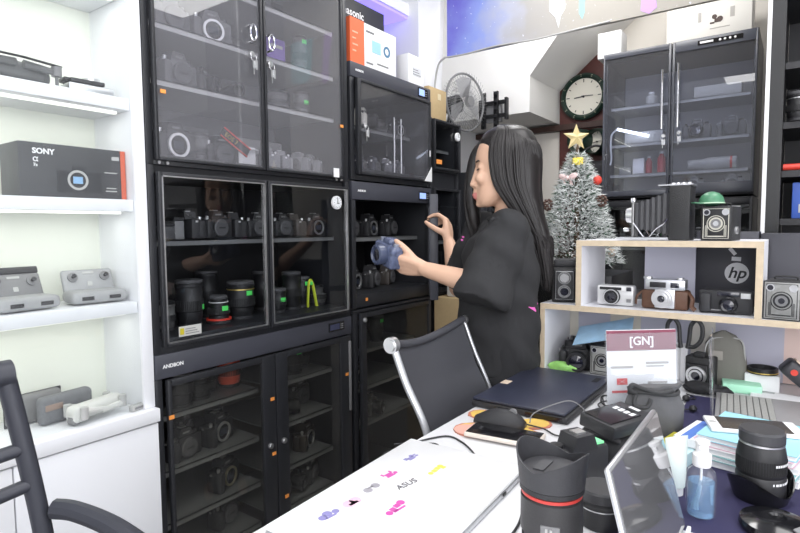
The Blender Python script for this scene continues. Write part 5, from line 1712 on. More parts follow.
# spray bottle
t = thing('spray_bottle', 'clear pump spray bottle of blue liquid on the navy mat', 'bottle', (.945, .108, ZM), 0)
gb = bpy.data.materials.new('clear_bottle')
M_LIQ = mat('blue_liquid', (.36, .62, .90), .05)
nt = M_LIQ.node_tree
M_LIQ.node_tree.nodes['Principled BSDF'].inputs['Transmission Weight'].default_value = .75
MB().lathe([(.018, .0015), (.0185, .004), (.0185, .054), (.0005, .054)], 36).build('liquid', M_LIQ, t)
MB().lathe([(.0195, 0), (.021, .002), (.021, .060), (.019, .069), (.012, .076), (.0105, .078), (.0105, .082)], 36, cap=False).build('bottle_body', M_GL_ACR, t)
MB().lathe([(.0125, .078), (.0135, .080), (.0135, .096), (.011, .098), (.009, .100), (.009, .112), (.0105, .113), (.0105, .1175), (.008, .119)], 28).build('pump_head', M_WPL, t)
MB().tube(spline([(0, 0, .08), (.002, .001, .05), (.010, .004, .02), (.013, .004, .006)]), .0018, 6).build('dip_tube', M_WPL, t)
MB().box((-.010, 0, .109), (.008, .006, .006), bev=.001).build('nozzle', M_WPL, t)
# white tube
t = thing('squeeze_tube', 'white squeeze tube standing between the tablet and the spray bottle', 'tube', (.998, .152, ZM), R(-40))
rg = []
for z, a_, b_ in ((0, .012, .012), (.012, .012, .012), (.014, .015, .014), (.05, .019, .012), (.085, .022, .004), (.097, .0225, .0015)):
    rg.append([V(a_ * math.cos(q), b_ * math.sin(q), z) for q in [2 * PI * k / 28 for k in range(28)]])
MB().loft(rg[2:]).build('tube_body', mat('milky_plastic', (.72, .80, .77), .35), t)
MB().loft(rg[:2]).build('tube_cap', M_WPL, t)
# stacked notebooks
STK = [('white note stack at the bottom of the pile under the white phone', (.19, .165, .012), (.80, .80, .82), 5), ('teal-edged notebook low in the pile under the white phone', (.20, .165, .010), (.30, .55, .55), 2),
       ('white pad in the pile under the white phone', (.19, .16, .010), (.82, .82, .83), 6), ('pink-edged notebook in the pile under the white phone', (.185, .16, .010), (.72, .50, .58), 1),
       ('light blue notebook on top of the pile under the white phone', (.18, .158, .010), (.36, .68, .78), 4)]
zz = ZM
for i, (lb, s_, c, rz) in enumerate(STK):
    t = thing('notebook', lb, 'notebook', (1.235, .05, zz), R(rz - 14), 'notebooks piled under the phone')
    zz += s_[2] + .0004
    MB().box((0, 0, s_[2] / 2), (s_[0] - .004, s_[1] - .004, s_[2] - .002)).build('pages', M_WPAP, t)
    MB().box((0, 0, s_[2] - .0006), (s_[0], s_[1], .0012)).box((0, 0, .0006), (s_[0], s_[1], .0012)).box((s_[0] / 2 - .001, 0, s_[2] / 2), (.0015, s_[1], s_[2])).build('cover', mat('cover_%d' % i, c, .5), t)
t = thing('phone', 'white-fronted phone lying on the notebook pile', 'phone', (1.245, .058, zz), R(-72))
MB().box((0, 0, .004), (.158, .078, .008), bev=.003).build('body', M_WPL, t)
MB().box((0, 0, .0083), (.118, .068, .0008)).build('screen', mat('dark_brown_screen', (.035, .03, .028), .12), t)
MB().cyl((-.069, 0, .008), (-.069, 0, .0087), .006, n=18).build('home_button', M_LGREY, t)
zc = .0
t = thing('booklet', 'yellow-green and pale blue booklet left of the notebook pile', 'booklet', (1.145, .178, ZM), R(-12))
MB().box((0, 0, .012), (.16, .062, .024)).build('pages', mat('pale_blue_cover', (.55, .76, .80), .5), t)
MB().box((0, .0235, .0245), (.16, .016, .001)).box((0, .0316, .012), (.16, .0012, .025)).build('yellow_spine', mat('yellow_green_card', (.50, .46, .04), .5), t)
t = thing('booklet', 'white booklet with a blue band between the pile and the yellow one', 'booklet', (1.215, .150, .8284), R(-12))
MB().box((0, 0, .008), (.12, .040, .016)).build('pages', M_WPAP, t)
MB().box((0, 0, .0165), (.12, .018, .001)).build('blue_band', mat('blue_card', (.10, .22, .62), .5), t)
# right lens standing in its reversed hood
t = thing('prime_lens', 'black lens with flat cap standing in its upturned petal hood', 'lens', (1.062, .036, ZM), R(-20))
MB().lathe([(.035, .004), (.036, .014), (.036, .040), (.0345, .043), (.0355, .046), (.0355, .073), (.033, .088), (.031, .092)], 44).build('barrel', M_BLK, t)
m = MB()
for k in range(60):
    a = 2 * PI * k / 60
    m.box((.0352 * math.cos(a), .0352 * math.sin(a), .060), (.0018, .0024, .022), rot=(0, 0, a))
m.build('focus_ring', M_RUB, t)
MB().ring((0, 0, .0925), (0, 0, .0955), .0325, .028, 40).build('mount_ring', M_SIL, t)
o = MB().lathe([(.0315, .096), (.033, .097), (.033, .112), (.0305, .1155)], 40).build('rear_cap', mat('lens_cap_grey', (.05, .05, .055), .4), t)
m = MB()
for k in range(9):
    a = R(-128 + k * 9)
    m.box((.0362 * math.cos(a), .0362 * math.sin(a), .036), (.0006, .004 if k % 3 else .002, .0035), rot=(0, 0, a))
    a = R(-122 + k * 6)
    m.box((.0360 * math.cos(a), .0360 * math.sin(a), .066), (.0006, .0025, .004), rot=(0, 0, a))
m.build('scale_marks', M_WPL, t)
m = MB()
n = 96
A = [2 * PI * k / n for k in range(n)]
def rz2(a):
    return .016 + .030 * abs(math.cos(a + R(10))) ** 2.0
def ra2(z):
    return .0385 + z * .32
r0 = [V(.038 * math.cos(a), .038 * math.sin(a), 0) for a in A]
r1 = [V(ra2(rz2(a) * .5) * math.cos(a), ra2(rz2(a) * .5) * math.sin(a), rz2(a) * .5) for a in A]
r2 = [V(ra2(rz2(a)) * math.cos(a), ra2(rz2(a)) * math.sin(a), rz2(a)) for a in A]
i2 = [V((ra2(rz2(a)) - .002) * math.cos(a), (ra2(rz2(a)) - .002) * math.sin(a), rz2(a)) for a in A]
i0 = [V(.0365 * math.cos(a), .0365 * math.sin(a), .002) for a in A]
m.loft([r0, r1, r2, i2, i0, r0], cap=False)
m.build('petal_hood', M_BLKG, t)
# hood lying in front
t = thing('lens_hood', 'black oval plastic hood lying at the front edge of the navy mat', 'lens hood', (.955, .010, ZM), R(-30))
MB().lathe([(.046, 0), (.049, .006), (.047, .014), (.030, .021), (.012, .022), (.0105, .018), (.0005, .018)], 44).build('shell', M_BLKG, t)
MB().box((.0, -.034, .0195), (.03, .008, .003), rot=(.35, 0, 0), bev=.001).build('latch', M_GREY, t)

# second silver laptop (right, open)
t = thing('laptop', 'open silver laptop with grey keyboard seen at right of the table', 'laptop', (1.515, .028, ZM), R(5))
M_LS = mat('warm_silver', (.36, .355, .36), .4, .3)
MB().bb((-.13, -.24, 0), (.13, .12, .014), bev=.003).build('base', M_LS, t)
MB().bb((-.112, .0, .0141), (.118, .11, .0149)).build('keyboard_tray', mat('dark_tray', (.10, .10, .10), .5), t)
m = MB()
for i in range(18):
    for j in range(8):
        m.box((-.106 + i * .0126, .007 + j * .0136, .0163), (.0112, .0120, .0025), bev=.0008, seg=1)
m.build('keys', mat('grey_keys', (.30, .30, .285), .5), t)
tl = MB(Matrix.Translation((0, .122, .008)) @ Matrix.Rotation(R(-3), 4, 'X')).bb((-.13, 0, 0), (.13, .004, .175), bev=.0015).build('lid', M_GL_ACR, t)
t = thing('earphones', 'small black earphones with cable on the navy mat by the card holder', 'earphones', (1.52, .205, ZM))
MB().ell((-.05, -.015, .008), (.012, .009, .008)).build('earbud', M_BLK, t)
MB().ell((.03, .012, .008), (.012, .009, .008)).build('earbud', M_BLK, t)
MB().tube(spline([(-.05, -.015, .006), (-.06, .02, .003), (-.02, .035, .003), (.03, .012, .004), (.06, -.005, .003), (.09, .02, .003)]), .0018, 6).build('cord', M_BLK, t)
t = thing('cloth_bundle', 'dark crumpled cloth lying under the scissors camera', 'cloth', (1.655, .19, Z))
m = MB(); m.ell((0, 0, .014), (.028, .05, .016)).ell((.0, -.04, .012), (.03, .03, .013))
for v in m.bm.verts:
    v.co += mnoise.noise_vector(v.co * 50) * .007
    v.co.z = max(v.co.z, 0)
m.build('cloth', mat('black_cloth', (.015, .015, .017), .8, bump=.3, scale=80), t)

# ================================================================= chairs
t = thing('office_chair', 'charcoal mesh-back office chair with chrome rails pushed to the table', 'chair', (1.26, .55, 0), 0)
def P(x, y, z):
    return (x - 1.26, y - .55, z)
rail = [(1.083, .80, .963), (1.088, .765, .87), (1.095, .72, .78), (1.098, .69, .68), (1.098, .665, .57), (1.098, .62, .505), (1.098, .54, .48), (1.098, .36, .475), (1.098, .26, .465)]
for dx in (0, .352):
    MB().tube(spline([P(x + dx + (.004 if dx else 0), y, z + (.012 if dx and i < 2 else 0)) for i, (x, y, z) in enumerate(rail)], 6), .006 if dx else .0095, 10).build('side_rail', M_ALU, t)
MB().cyl(P(1.070, .80, .963), P(1.086, .80, .963), .020, n=28).cyl(P(1.0695, .80, .963), P(1.066, .80, .963), .015, n=28).build('roller_cap', M_SIL, t)
MB().cyl(P(1.435, .80, .975), P(1.445, .80, .975), .013, n=24).build('roller_cap', M_SIL, t)
def sag(u):
    return 1 - 4 * (u - .5) ** 2
m = MB()
sp = spline(rail[:9], 5)
rg = []
nu = 14
grid = []
for i, p in enumerate(sp):
    row = []
    for k in range(nu + 1):
        u = k / nu
        x = p.x + .012 + u * .334
        s_ = sag(u)
        zz = p.z + u * .012 * (1 if i < 6 else 0) - s_ * (.030 if i == 0 else .026 * max(0, 1 - i / 8) ** 1) 
        yy = p.y + .002 + s_ * .022
        row.append(V(*P(x, yy, zz)))
    grid.append(row)
vs = [v for row in grid for v in row]
fs = []
for i in range(len(grid) - 1):
    for k in range(nu):
        a = i * (nu + 1) + k
        fs.append((a, a + 1, a + nu + 2, a + nu + 1))
m._add(vs, fs)
bmesh.ops.recalc_face_normals(m.bm, faces=m.bm.faces[:])
bmesh.ops.solidify(m.bm, geom=m.bm.faces[:], thickness=.006)
m.build('mesh_back', M_MESH, t, smooth=70)
MB().tube([V(*P(1.086 + u * .35, .80 + sag(u) * .022, .966 + u * .012 - sag(u) * .028)) for u in [k / 14 for k in range(15)]], .011, 12).build('top_roll', M_MESH, t)
MB().cyl(P(1.26, .45, .455), P(1.26, .45, .12), .028, .030).build('gas_column', M_CHR, t)
MB().box(P(1.26, .45, .455), (.30, .20, .02), bev=.004).build('seat_plate', M_BLK2, t)
for k in range(5):
    a = 2 * PI * k / 5 + .3
    o = MB().tube([V(*P(1.26, .45, .13)), V(*P(1.26 + .15 * math.cos(a), .45 + .15 * math.sin(a), .105)), V(*P(1.26 + .29 * math.cos(a), .45 + .29 * math.sin(a), .075))], [.026, .020, .014], 10).build('leg', M_ALU, t)
    c = V(*P(1.26 + .29 * math.cos(a), .45 + .29 * math.sin(a), .028))
    MB().cyl(c + V(-.012, -.012, 0), c + V(.012, .012, 0), .027, n=20).build('caster', M_BLK, o)

t = thing('office_chair', 'dark slate armchair with open tube back cut off at the left edge', 'chair', (.278, .80, 0), 0)
def Q(x, y, z):
    return (x - .30, y - .80, z)
M_SL = mat('slate_plastic', (.040, .042, .054), .42, bump=.1, scale=300)
post = [(.352, 1.0, 1.035), (.368, .995, .93), (.384, .985, .80), (.392, .96, .66), (.392, .92, .52), (.390, .84, .47)]
MB().tube(spline([Q(*p) for p in post], 6), [.0145] * 31, 12).build('back_post', M_SL, t)
MB().tube(spline([Q(x - .44, y, z) for x, y, z in post], 6), [.0145] * 31, 12).build('back_post', M_SL, t)
MB().cyl(Q(-.11, 1.0, 1.028), Q(.362, 1.0, 1.028), .021, n=20).build('top_rail', M_SL, t)
MB().cyl(Q(-.08, 1.0, .875), Q(.374, .992, .905), .011).cyl(Q(-.07, .995, .80), Q(.378, .988, .845), .011).build('back_slat', M_SL, t)
for dx in (0, -.46):
    m = MB()
    m.tube(spline([Q(.400 + dx, .965, .800), Q(.418 + dx, .93, .798), Q(.44 + dx, .86, .785), Q(.45 + dx, .76, .768), Q(.452 + dx, .68, .758)], 6), .016, 10)
    m.build('armrest', M_SL, t)
    MB().tube(spline([Q(.452 + dx, .70, .755), Q(.452 + dx, .69, .62), Q(.42 + dx, .72, .47)], 6), .012, 8).build('arm_support', M_SL, t)
MB().box(Q(.17, .74, .47), (.46, .44, .06), bev=.025, seg=3).build('seat', M_MESH, t)
MB().cyl(Q(.17, .74, .44), Q(.17, .74, .11), .028).build('gas_column', M_CHR, t)
for k in range(5):
    a = 2 * PI * k / 5
    o = MB().tube([V(*Q(.17, .74, .12)), V(*Q(.17 + .29 * math.cos(a), .74 + .29 * math.sin(a), .072))], [.024, .014], 10).build('leg', M_SL, t)
    c = V(*Q(.17 + .29 * math.cos(a), .74 + .29 * math.sin(a), .028))
    MB().cyl(c + V(-.012, -.012, 0), c + V(.012, .012, 0), .027, n=20).build('caster', M_BLK, o)

# ================================================================= things on the white shelves
t = thing('drone', 'folded grey drone on the top visible white shelf', 'drone', (.575, 1.59, 1.6125), R(8))
M_DR = mat('dark_grey_drone', (.16, .165, .165), .45)
m = MB(); m.box((0, 0, .034), (.15, .075, .042), bev=.016, seg=3).box((.06, 0, .028), (.05, .06, .034), bev=.012, seg=3)
m.build('body', M_DR, t)
for sx, sy in ((-1, -1), (-1, 1), (1, -1), (1, 1)):
    o = MB().tube([(sx * .01, sy * .042, .045), (sx * .085, sy * .050, .040)], [.011, .008], 8).build('arm', M_DR, t)
    MB().cyl((sx * .085, sy * .050, .030), (sx * .085, sy * .050, .054), .012).build('motor', M_GREY, o)
    MB().cyl((sx * .085, sy * .050, .030), (sx * .085, sy * .050, .001), .004).build('foot', M_DR, o)
    MB().box((sx * .045, sy * .058, .056), (.10, .014, .002), rot=(0, 0, .1 * sx)).build('propeller_blade', M_BLK2, o)
MB().box((.075, -.002, .022), (.022, .028, .024), bev=.004).build('gimbal_camera', M_BLK, t)
t = thing('compact_camera', 'silver compact camera lying flat on the top visible white shelf', 'camera', (.752, 1.575, 1.6125), R(-4))
MB().box((0, 0, .013), (.115, .065, .024), bev=.005).build('body', M_ALU, t)
MB().box((-.01, -.004, .031), (.085, .060, .011), bev=.003).build('back_panel', M_BLK2, t)
MB().cyl((.01, .0, .0365), (.01, 0, .046), .022).build('lens_barrel', M_SIL, t)
MB().box((-.05, .01, .035), (.02, .04, .012), bev=.003).build('grip', M_BLK2, t)
t = thing('camera_carton', 'black camera carton with white lettering and orange end on the middle shelf', 'box', (.567, 1.545, 1.3355), 0)
MB().bb((0, 0, 0), (.262, .115, .135), bev=.001).build('box_body', mat('black_grey_print2', (.045, .047, .052), .45), t)
MB().bb((.250, -.0012, .0005), (.2632, .1155, .1345)).build('orange_end', mat('orange_red_card', (.62, .11, .05), .5), t)
text('maker_lettering', 'SONY', .019, M_WPAP, t, (.030, -.0012, .108), (1, 0, 0), (0, 0, 1), bold=.0007)
text('model_lettering', '\u03b1', .020, M_WPAP, t, (.030, -.0012, .088), (1, 0, 0), (0, 0, 1), bold=.0004)
text('model_number', '7s', .011, M_WPAP, t, (.031, -.0012, .076), (1, 0, 0), (0, 0, 1), bold=.0003)
m = MB()
m.box((.14, -.0006, .042), (.11, .001, .055)).box((.14, -.0007, .074), (.034, .001, .018))
m.build('camera_picture', mat('dark_picture', (.02, .022, .026), .4), t)
o = MB().ring((.135, -.0012, .047), (.135, -.0022, .047), .026, .020, 32).build('mount_picture', M_LGREY, t)
MB().box((.135, -.0014, .047), (.024, .001, .018)).build('sensor_picture', mat('sky_blue_print', (.25, .45, .70), .4), o)
m = MB()
m.box((.222, -.0006, .072), (.034, .001, .003)).box((.222, -.0006, .03), (.026, .001, .003)).box((.222, -.0006, .022), (.03, .001, .003)).box((.236, -.0006, .112), (.020, .001, .010))
m.build('print_lines', M_LGREY, t)
M_RC = mat('remote_grey', (.34, .345, .35), .5)
def remote(label, loc, rz, phone=False):
    t = thing('drone_controller', label, 'remote controller', loc, rz, 'drone controllers on the white shelf')
    MB().box((0, 0, .020), (.145, .085, .034), bev=.013, seg=3).build('body', M_RC, t)
    T = Matrix.Translation((0, .035, .030)) @ Matrix.Rotation(R(-22), 4, 'X')
    MB(T).box((0, 0, .030), (.135, .018, .070), bev=.012, seg=3).build('upper_panel', M_RC if not phone else M_GREY, t)
    for sx in (-1, 1):
        o = MB(T).cyl((sx * .042, -.009, .040), (sx * .042, -.014, .040), .013).build('stick_well', M_GREY, t)
        MB(T).cyl((sx * .042, -.014, .040), (sx * .042, -.026, .040), .004, .006).build('control_stick', M_BLK2, o)
    MB(T).box((0, -.0095, .052), (.03, .002, .006)).box((0, -.0095, .02), (.012, .002, .012)).build('buttons', M_LGREY, t)
    MB().box((-.035, -.0425, .018), (.030, .003, .010)).box((.035, -.0425, .018), (.030, .003, .010)).build('dark_ports', M_BLK2, t)
    if phone:
        MB(T).box((0, -.004, .072), (.13, .012, .018), bev=.003).build('phone_clamp', M_BLK2, t)
remote('left drone controller with dark clamp on the third white shelf', (.575, 1.585, 1.0495), R(6), True)
remote('right pale grey drone controller on the third white shelf', (.752, 1.585, 1.0495), R(-4))
t = thing('padded_case', 'left grey padded zip case on the white countertop', 'case', (.610, 1.655, .7385), R(4))
m = MB(); m.box((0, 0, .040), (.140, .035, .080), bev=.014, seg=3); m.build('case_body', mat('grey_nylon', (.20, .20, .20), .7, bump=.3, scale=150), t)
MB().box((0, -.0, .041), (.143, .006, .081), bev=.002).build('zip', M_BLK2, t)
t = thing('padded_case', 'right dark patterned zip case on the white countertop', 'case', (.668, 1.605, .7385), R(6))
m = MB(); m.box((0, 0, .038), (.140, .036, .076), bev=.014, seg=3); m.build('case_body', mat('blue_grey_nylon', (.15, .155, .165), .6, bump=.3, scale=150, var=.4), t)
MB().box((-.038, -.0185, .047), (.045, .003, .016), bev=.001).build('label', mat('brown_label', (.30, .22, .18), .6), t)
t = thing('folded_drone', 'white folded drone lying before the zip cases on the countertop', 'drone', (.722, 1.548, .7385), R(14))
M_WD = mat('off_white_drone', (.66, .66, .63), .4)
m = MB(); m.box((0, 0, .032), (.155, .050, .038), bev=.015, seg=3).box((-.055, 0, .024), (.045, .042, .034), bev=.010, seg=3); m.build('body', M_WD, t)
for sy in (-1, 1):
    for sx in (-1, 1):
        o = MB().tube([(sx * .055, sy * .030, .034 - .006 * sx), (-sx * .01, sy * .033, .026)], [.009, .007], 8).build('arm', M_WD, t)
        MB().cyl((sx * .060, sy * .031, .018), (sx * .060, sy * .031, .050), .010).build('motor', M_LGREY, o)
MB().box((-.066, 0, .016), (.024, .030, .026), bev=.006).build('gimbal_camera', M_GREY, t)
t = thing('battery_stick', 'short pale grey stick lying at the right end of the countertop', 'stick', (.822, 1.515, .7385), R(12))
MB().box((0, 0, .009), (.05, .018, .017), bev=.003).build('body', M_LGREY, t)
MB().box((0, -.0095, .009), (.036, .001, .006)).build('dark_band', M_GREY, t)

# ================================================================= the woman
FD = V(-.583, .813, 0)      # the way she faces
LD = V(-.813, -.583, 0)     # her left (toward the aisle)
UD = V(0, 0, 1)
ROOT = V(1.60, .775, 0)
person = thing('person', 'woman with long black hair and black T-shirt holding a camera at the open cabinet', 'person', tuple(ROOT), 0)
HC = V(1.628, .765, 1.447)  # middle of the skull


def hp(f, l, u):
    return HC + FD * f + LD * l + UD * u


def capsule(m, pts, radii, n=14):
    """smooth limb: spline tube with round ends"""
    sp = spline(pts, 6)
    rr = []
    seg = len(pts) - 1
    for i in range(len(sp)):
        f = i / 6
        a = min(int(f), seg - 1)
        rr.append(radii[a] + (radii[a + 1] - radii[a]) * (f - a))
    m.tube(sp, rr, n)
    m.ell(sp[0], (rr[0],) * 3, nu=n, nv=8)
    m.ell(sp[-1], (rr[-1],) * 3, nu=n, nv=8)


def remesh(mb, name, material, voxel, smooth_it=4, parent=None, post=None, fac=.5):
    bmesh.ops.recalc_face_normals(mb.bm, faces=mb.bm.faces[:])
    me = bpy.data.meshes.new(name)
    mb.bm.to_mesh(me)
    mb.bm.free()
    o = bpy.data.objects.new(name, me)
    COL.objects.link(o)
    r = o.modifiers.new('r', 'REMESH')
    r.mode = 'VOXEL'
    r.voxel_size = voxel
    r.use_smooth_shade = True
    if smooth_it:
        s = o.modifiers.new('s', 'SMOOTH')
        s.iterations = smooth_it
        s.factor = fac
    dg = bpy.context.evaluated_depsgraph_get()
    out = bpy.data.meshes.new_from_object(o.evaluated_get(dg))
    bpy.data.objects.remove(o)
    bpy.data.meshes.remove(me)
    out.name = name
    out.materials.clear()
    for m_ in (material if isinstance(material, (list, tuple)) else [material]):
        out.materials.append(m_)
    out.polygons.foreach_set('use_smooth', [True] * len(out.polygons))
    if post:
        post(out)
    ob = bpy.data.objects.new(name, out)
    COL.objects.link(ob)
    if parent is not None:
        out.transform(Matrix.Translation(-parent.location))
        ob.parent = parent
    return ob


def hand(m, wrist, d, nrm, side, curl, scale=1.0, spread=.06, thumb=((.5, .3, .2), .6)):
    """palm and five fingers. d: wrist->knuckles, nrm: palm side normal, side: +1 if the thumb lies along d x nrm"""
    d = d.normalized()
    nrm = (nrm - d * nrm.dot(d)).normalized()
    t_ = d.cross(nrm).normalized() * side          # thumb side
    S = scale
    # palm: four metacarpal rays, blended
    for k, off in enumerate((.026, .009, -.008, -.024)):
        capsule(m, [wrist + t_ * off * .5 * S, wrist + d * .045 * S + t_ * off * .9 * S, wrist + d * (.082 - .004 * abs(k - 1)) * S + t_ * off * S],
                [.0145 * S, .0135 * S, .0108 * S], 12)
    capsule(m, [wrist + t_ * .012 * S - nrm * -.004, wrist + d * .030 * S + t_ * .024 * S + nrm * .008 * S], [.015 * S, .013 * S], 12)
    lens_ = ((.040, .024, .020), (.044, .028, .021), (.041, .026, .020), (.032, .020, .018))
    for k, off in enumerate((.026, .009, -.008, -.024)):
        p = wrist + d * (.082 - .004 * abs(k - 1)) * S + t_ * off * S
        ang = 0.0
        dd = (d + t_ * (off * spread * 20 * .05)).normalized()
        pts, rad = [p], [.0105 * S]
        c = curl[k] if isinstance(curl, (list, tuple)) else curl
        for j, L in enumerate(lens_[k]):
            ang += c[j]
            v = dd * math.cos(ang) + nrm * math.sin(ang)
            p = p + v * L * S
            pts.append(p)
            rad.append((.0092, .0082, .0066)[j] * S * (.88 if k == 3 else 1))
        m.tube(pts, rad, 12)
        for q, r_ in zip(pts, rad):
            m.ell(q, (r_,) * 3, nu=12, nv=8)
    (td, tn, tt), tb = thumb
    p0 = wrist + d * .022 * S + t_ * .020 * S + nrm * .004 * S
    v0 = (d * td + nrm * tn + t_ * tt).normalized()
    p1 = p0 + v0 * .040 * S
    v1 = (v0 * math.cos(tb) + d * math.sin(tb)).normalized()
    p2 = p1 + v1 * .030 * S
    p3 = p2 + (v1 + d * .15).normalized() * .024 * S
    m.tube([p0, p1, p2, p3], [.0145 * S, .0115 * S, .0105 * S, .0078 * S], 12)
    for q, r_ in zip((p0, p1, p2, p3), (.0145, .0115, .0105, .0078)):
        m.ell(q, (r_ * S,) * 3, nu=12, nv=8)


# joints (world)
LS, LE, LW = V(1.510, .695, 1.238), V(1.438, .700, 1.072), V(1.437, .935, 1.122)
RS, RE, RW = V(1.705, .870, 1.245), V(1.735, .985, 1.035), V(1.872, 1.105, 1.190)
PELV = V(1.615, .765, .86)
CHST = V(1.605, .765, 1.16)

b = MB()
# head: stacked rings along the profile
prof = [(.104, .010, -.045, .024), (.094, .044, -.070, .050), (.075, .067, -.087, .065), (.050, .079, -.096, .072), (.022, .085, -.099, .075), (.004, .0855, -.098, .075), (-.016, .080, -.093, .072),
        (-.040, .079, -.084, .069), (-.062, .081, -.070, .066), (-.082, .083, -.048, .061), (-.100, .083, -.022, .053), (-.116, .081, .006, .042), (-.127, .076, .026, .031), (-.134, .064, .040, .018)]
rg = []
N = 40
for (u, fr, bk, hw) in prof:
    c = (fr + bk) / 2
    rr = []
    for k in range(N):
        a = 2 * PI * k / N
        ca, sa = math.cos(a), math.sin(a)
        e = .92
        f = c + (fr - bk) / 2 * math.copysign(abs(ca) ** e, ca)
        l = hw * math.copysign(abs(sa) ** e, sa)
        rr.append(hp(f, l, u))
    rg.append(rr)
b.loft(rg)
# nose, lips, chin, brow, cheeks, ears
capsule(b, [hp(.081, 0, -.008), hp(.0865, 0, -.030), hp(.093, 0, -.053), hp(.0958, 0, -.0625)], [.0062, .0068, .0080, .0090], 12)
b.ell(hp(.076, 0, -.086), (.0125, .020, .016))
for s_ in (-1, 1):
    b.ell(hp(.085, s_ * .0105, -.0665), (.0085, .0085, .0070))
    b.ell(hp(.072, s_ * .034, -.045), (.020, .020, .020))
    b.ell(hp(.070, s_ * .031, -.012), (.0145, .0145, .0125))       # closed lid over the eye
    b.ell(hp(-.006, s_ * .075, -.030), (.018, .010, .030))
b.ell(hp(.0825, 0, -.0945), (.0095, .0165, .0058))
b.ell(hp(.0812, 0, -.1035), (.0095, .0150, .0062))
b.ell(hp(.070, 0, -.124), (.014, .016, .011))
# neck and shoulders girdle
capsule(b, [hp(-.020, 0, -.06), hp(-.026, 0, -.12), V(1.645, .745, 1.285), V(1.640, .745, 1.235)], [.050, .049, .052, .062], 18)
# torso core
def torso_ring(c, hf, hl, n=36):
    return [c + FD * hf * math.cos(2 * PI * k / n) + LD * hl * math.sin(2 * PI * k / n) for k in range(n)]
b.loft([torso_ring(c, hf, hl) for c, hf, hl in ((PELV + V(0, 0, -.06), .085, .145), (PELV + V(0, 0, .03), .085, .142), (V(1.612, .768, 1.00), .075, .118), (V(1.606, .768, 1.12), .085, .130), (V(1.610, .765, 1.21), .078, .135), (V(1.628, .755, 1.262), .050, .085))])
# arms
capsule(b, [LS, (LS + LE) / 2, LE], [.045, .041, .036])
capsule(b, [LE, LE + (LW - LE) * .35, LE + (LW - LE) * .8, LW], [.036, .0365, .027, .0235])
capsule(b, [RS, (RS + RE) / 2, RE], [.045, .041, .036])
capsule(b, [RE, RE + (RW - RE) * .35, RE + (RW - RE) * .8, RW], [.036, .0365, .027, .0235])
# left hand wraps the little camera, right hand grips the door edge
away = V(.81, .58, 0)
LH_D = V(-.012, .090, .012)
hand(b, LW + V(-.001, .012, .002), LH_D, away * .8 + UD * .45, -1, ((.35, .55, .45), (.40, .6, .5), (.45, .65, .55), (.5, .7, .6)), 1.0, thumb=((.75, .35, .55), .25))
RH_D = V(.03, .025, .085)
hand(b, RW + V(.004, .004, .010), RH_D, V(-.45, .75, .0) + away * .35, 1, ((.75, .75, .35), (.8, .8, .4), (.85, .8, .4), (.9, .8, .4)), 1.0, thumb=((.45, .75, .25), .2))
# legs
for s_ in (-1, 1):
    hpt = PELV + LD * s_ * .075 + V(0, 0, -.02)
    kn = V(hpt.x, hpt.y, .45) + FD * .015
    an = V(hpt.x, hpt.y, .085) - FD * .01
    capsule(b, [hpt, (hpt + kn) / 2, kn], [.078, .066, .050])
    capsule(b, [kn, kn + (an - kn) * .3, an], [.050, .052, .034])
    capsule(b, [an + V(0, 0, -.045), an + FD * .08 + V(0, 0, -.055), an + FD * .14 + V(0, 0, -.06)], [.036, .030, .022])


def paint_body(me):
    me.materials.append(M_LIP)
    for p in me.polygons:
        c = p.center
        q = c - HC
        f, l, u = q.dot(FD), q.dot(LD), q.z
        if f > .083 and abs(l) < .021 and (-.1105 < u < -.0895):
            p.material_index = 1


body = remesh(b, 'body', M_SKIN, .0046, 4, person, paint_body)
# eyes, brows, lashes
M_LASH = mat('dark_lash', (.02, .014, .012), .6)
for s_ in (-1, 1):
    m = MB(Matrix.Translation(-ROOT))
    m.tube([hp(.0855 - .0035 * abs(k - 3) ** 1.5 * .25, s_ * (.031 + (k - 3) * .0045), -.0175 - .0012 * (1 - ((k - 3) / 3) ** 2) * 2) for k in range(7)], .0019, 6)
    m.build('eyelash', M_LASH, person)
    m = MB(Matrix.Translation(-ROOT))
    m.tube([hp(.0855 - .0012 * k, s_ * (.014 + k * .0062), .006 + .0035 * math.sin(k / 5 * PI)) for k in range(6)], [.0014, .0022, .0024, .0022, .0018, .001], 6)
    m.build('eyebrow', M_HAIR, person)

# T-shirt
s = MB()
def sring(c, hf, hb, hl, n=48):
    """front and back half-depths differ"""
    out = []
    for k in range(n):
        a = 2 * PI * k / n
        ca = math.cos(a)
        out.append(c + FD * (hf if ca > 0 else hb) * ca + LD * hl * math.sin(a))
    return out
s.loft([sring(V(1.612, .775, .800), .128, .132, .160), sring(V(1.612, .775, .88), .130, .132, .162), sring(V(1.610, .775, .98), .124, .130, .158), sring(V(1.607, .770, 1.08), .116, .126, .160),
        sring(V(1.607, .768, 1.16), .112, .118, .162), sring(V(1.612, .762, 1.215), .098, .098, .158), sring(V(1.622, .757, 1.252), .076, .080, .130), sring(V(1.632, .752, 1.280), .058, .062, .075)])
# sleeves, wide and square-cut
def sleeve(S0, E0, r0, r1, ext):
    d = (E0 - S0)
    e = S0 + d * ext
    x = d.normalized()
    mid = (S0 + e) / 2
    s.tube([S0 - x * .01, mid, e], [r0, (r0 + r1) / 2 + .004, r1], 24)
    s.ell(S0, (r0 * .98,) * 3)
sleeve(LS + V(.006, .004, .004), LE + V(.006, .035, -.012), .062, .083, 1.16)
sleeve(RS, RE, .062, .078, .95)


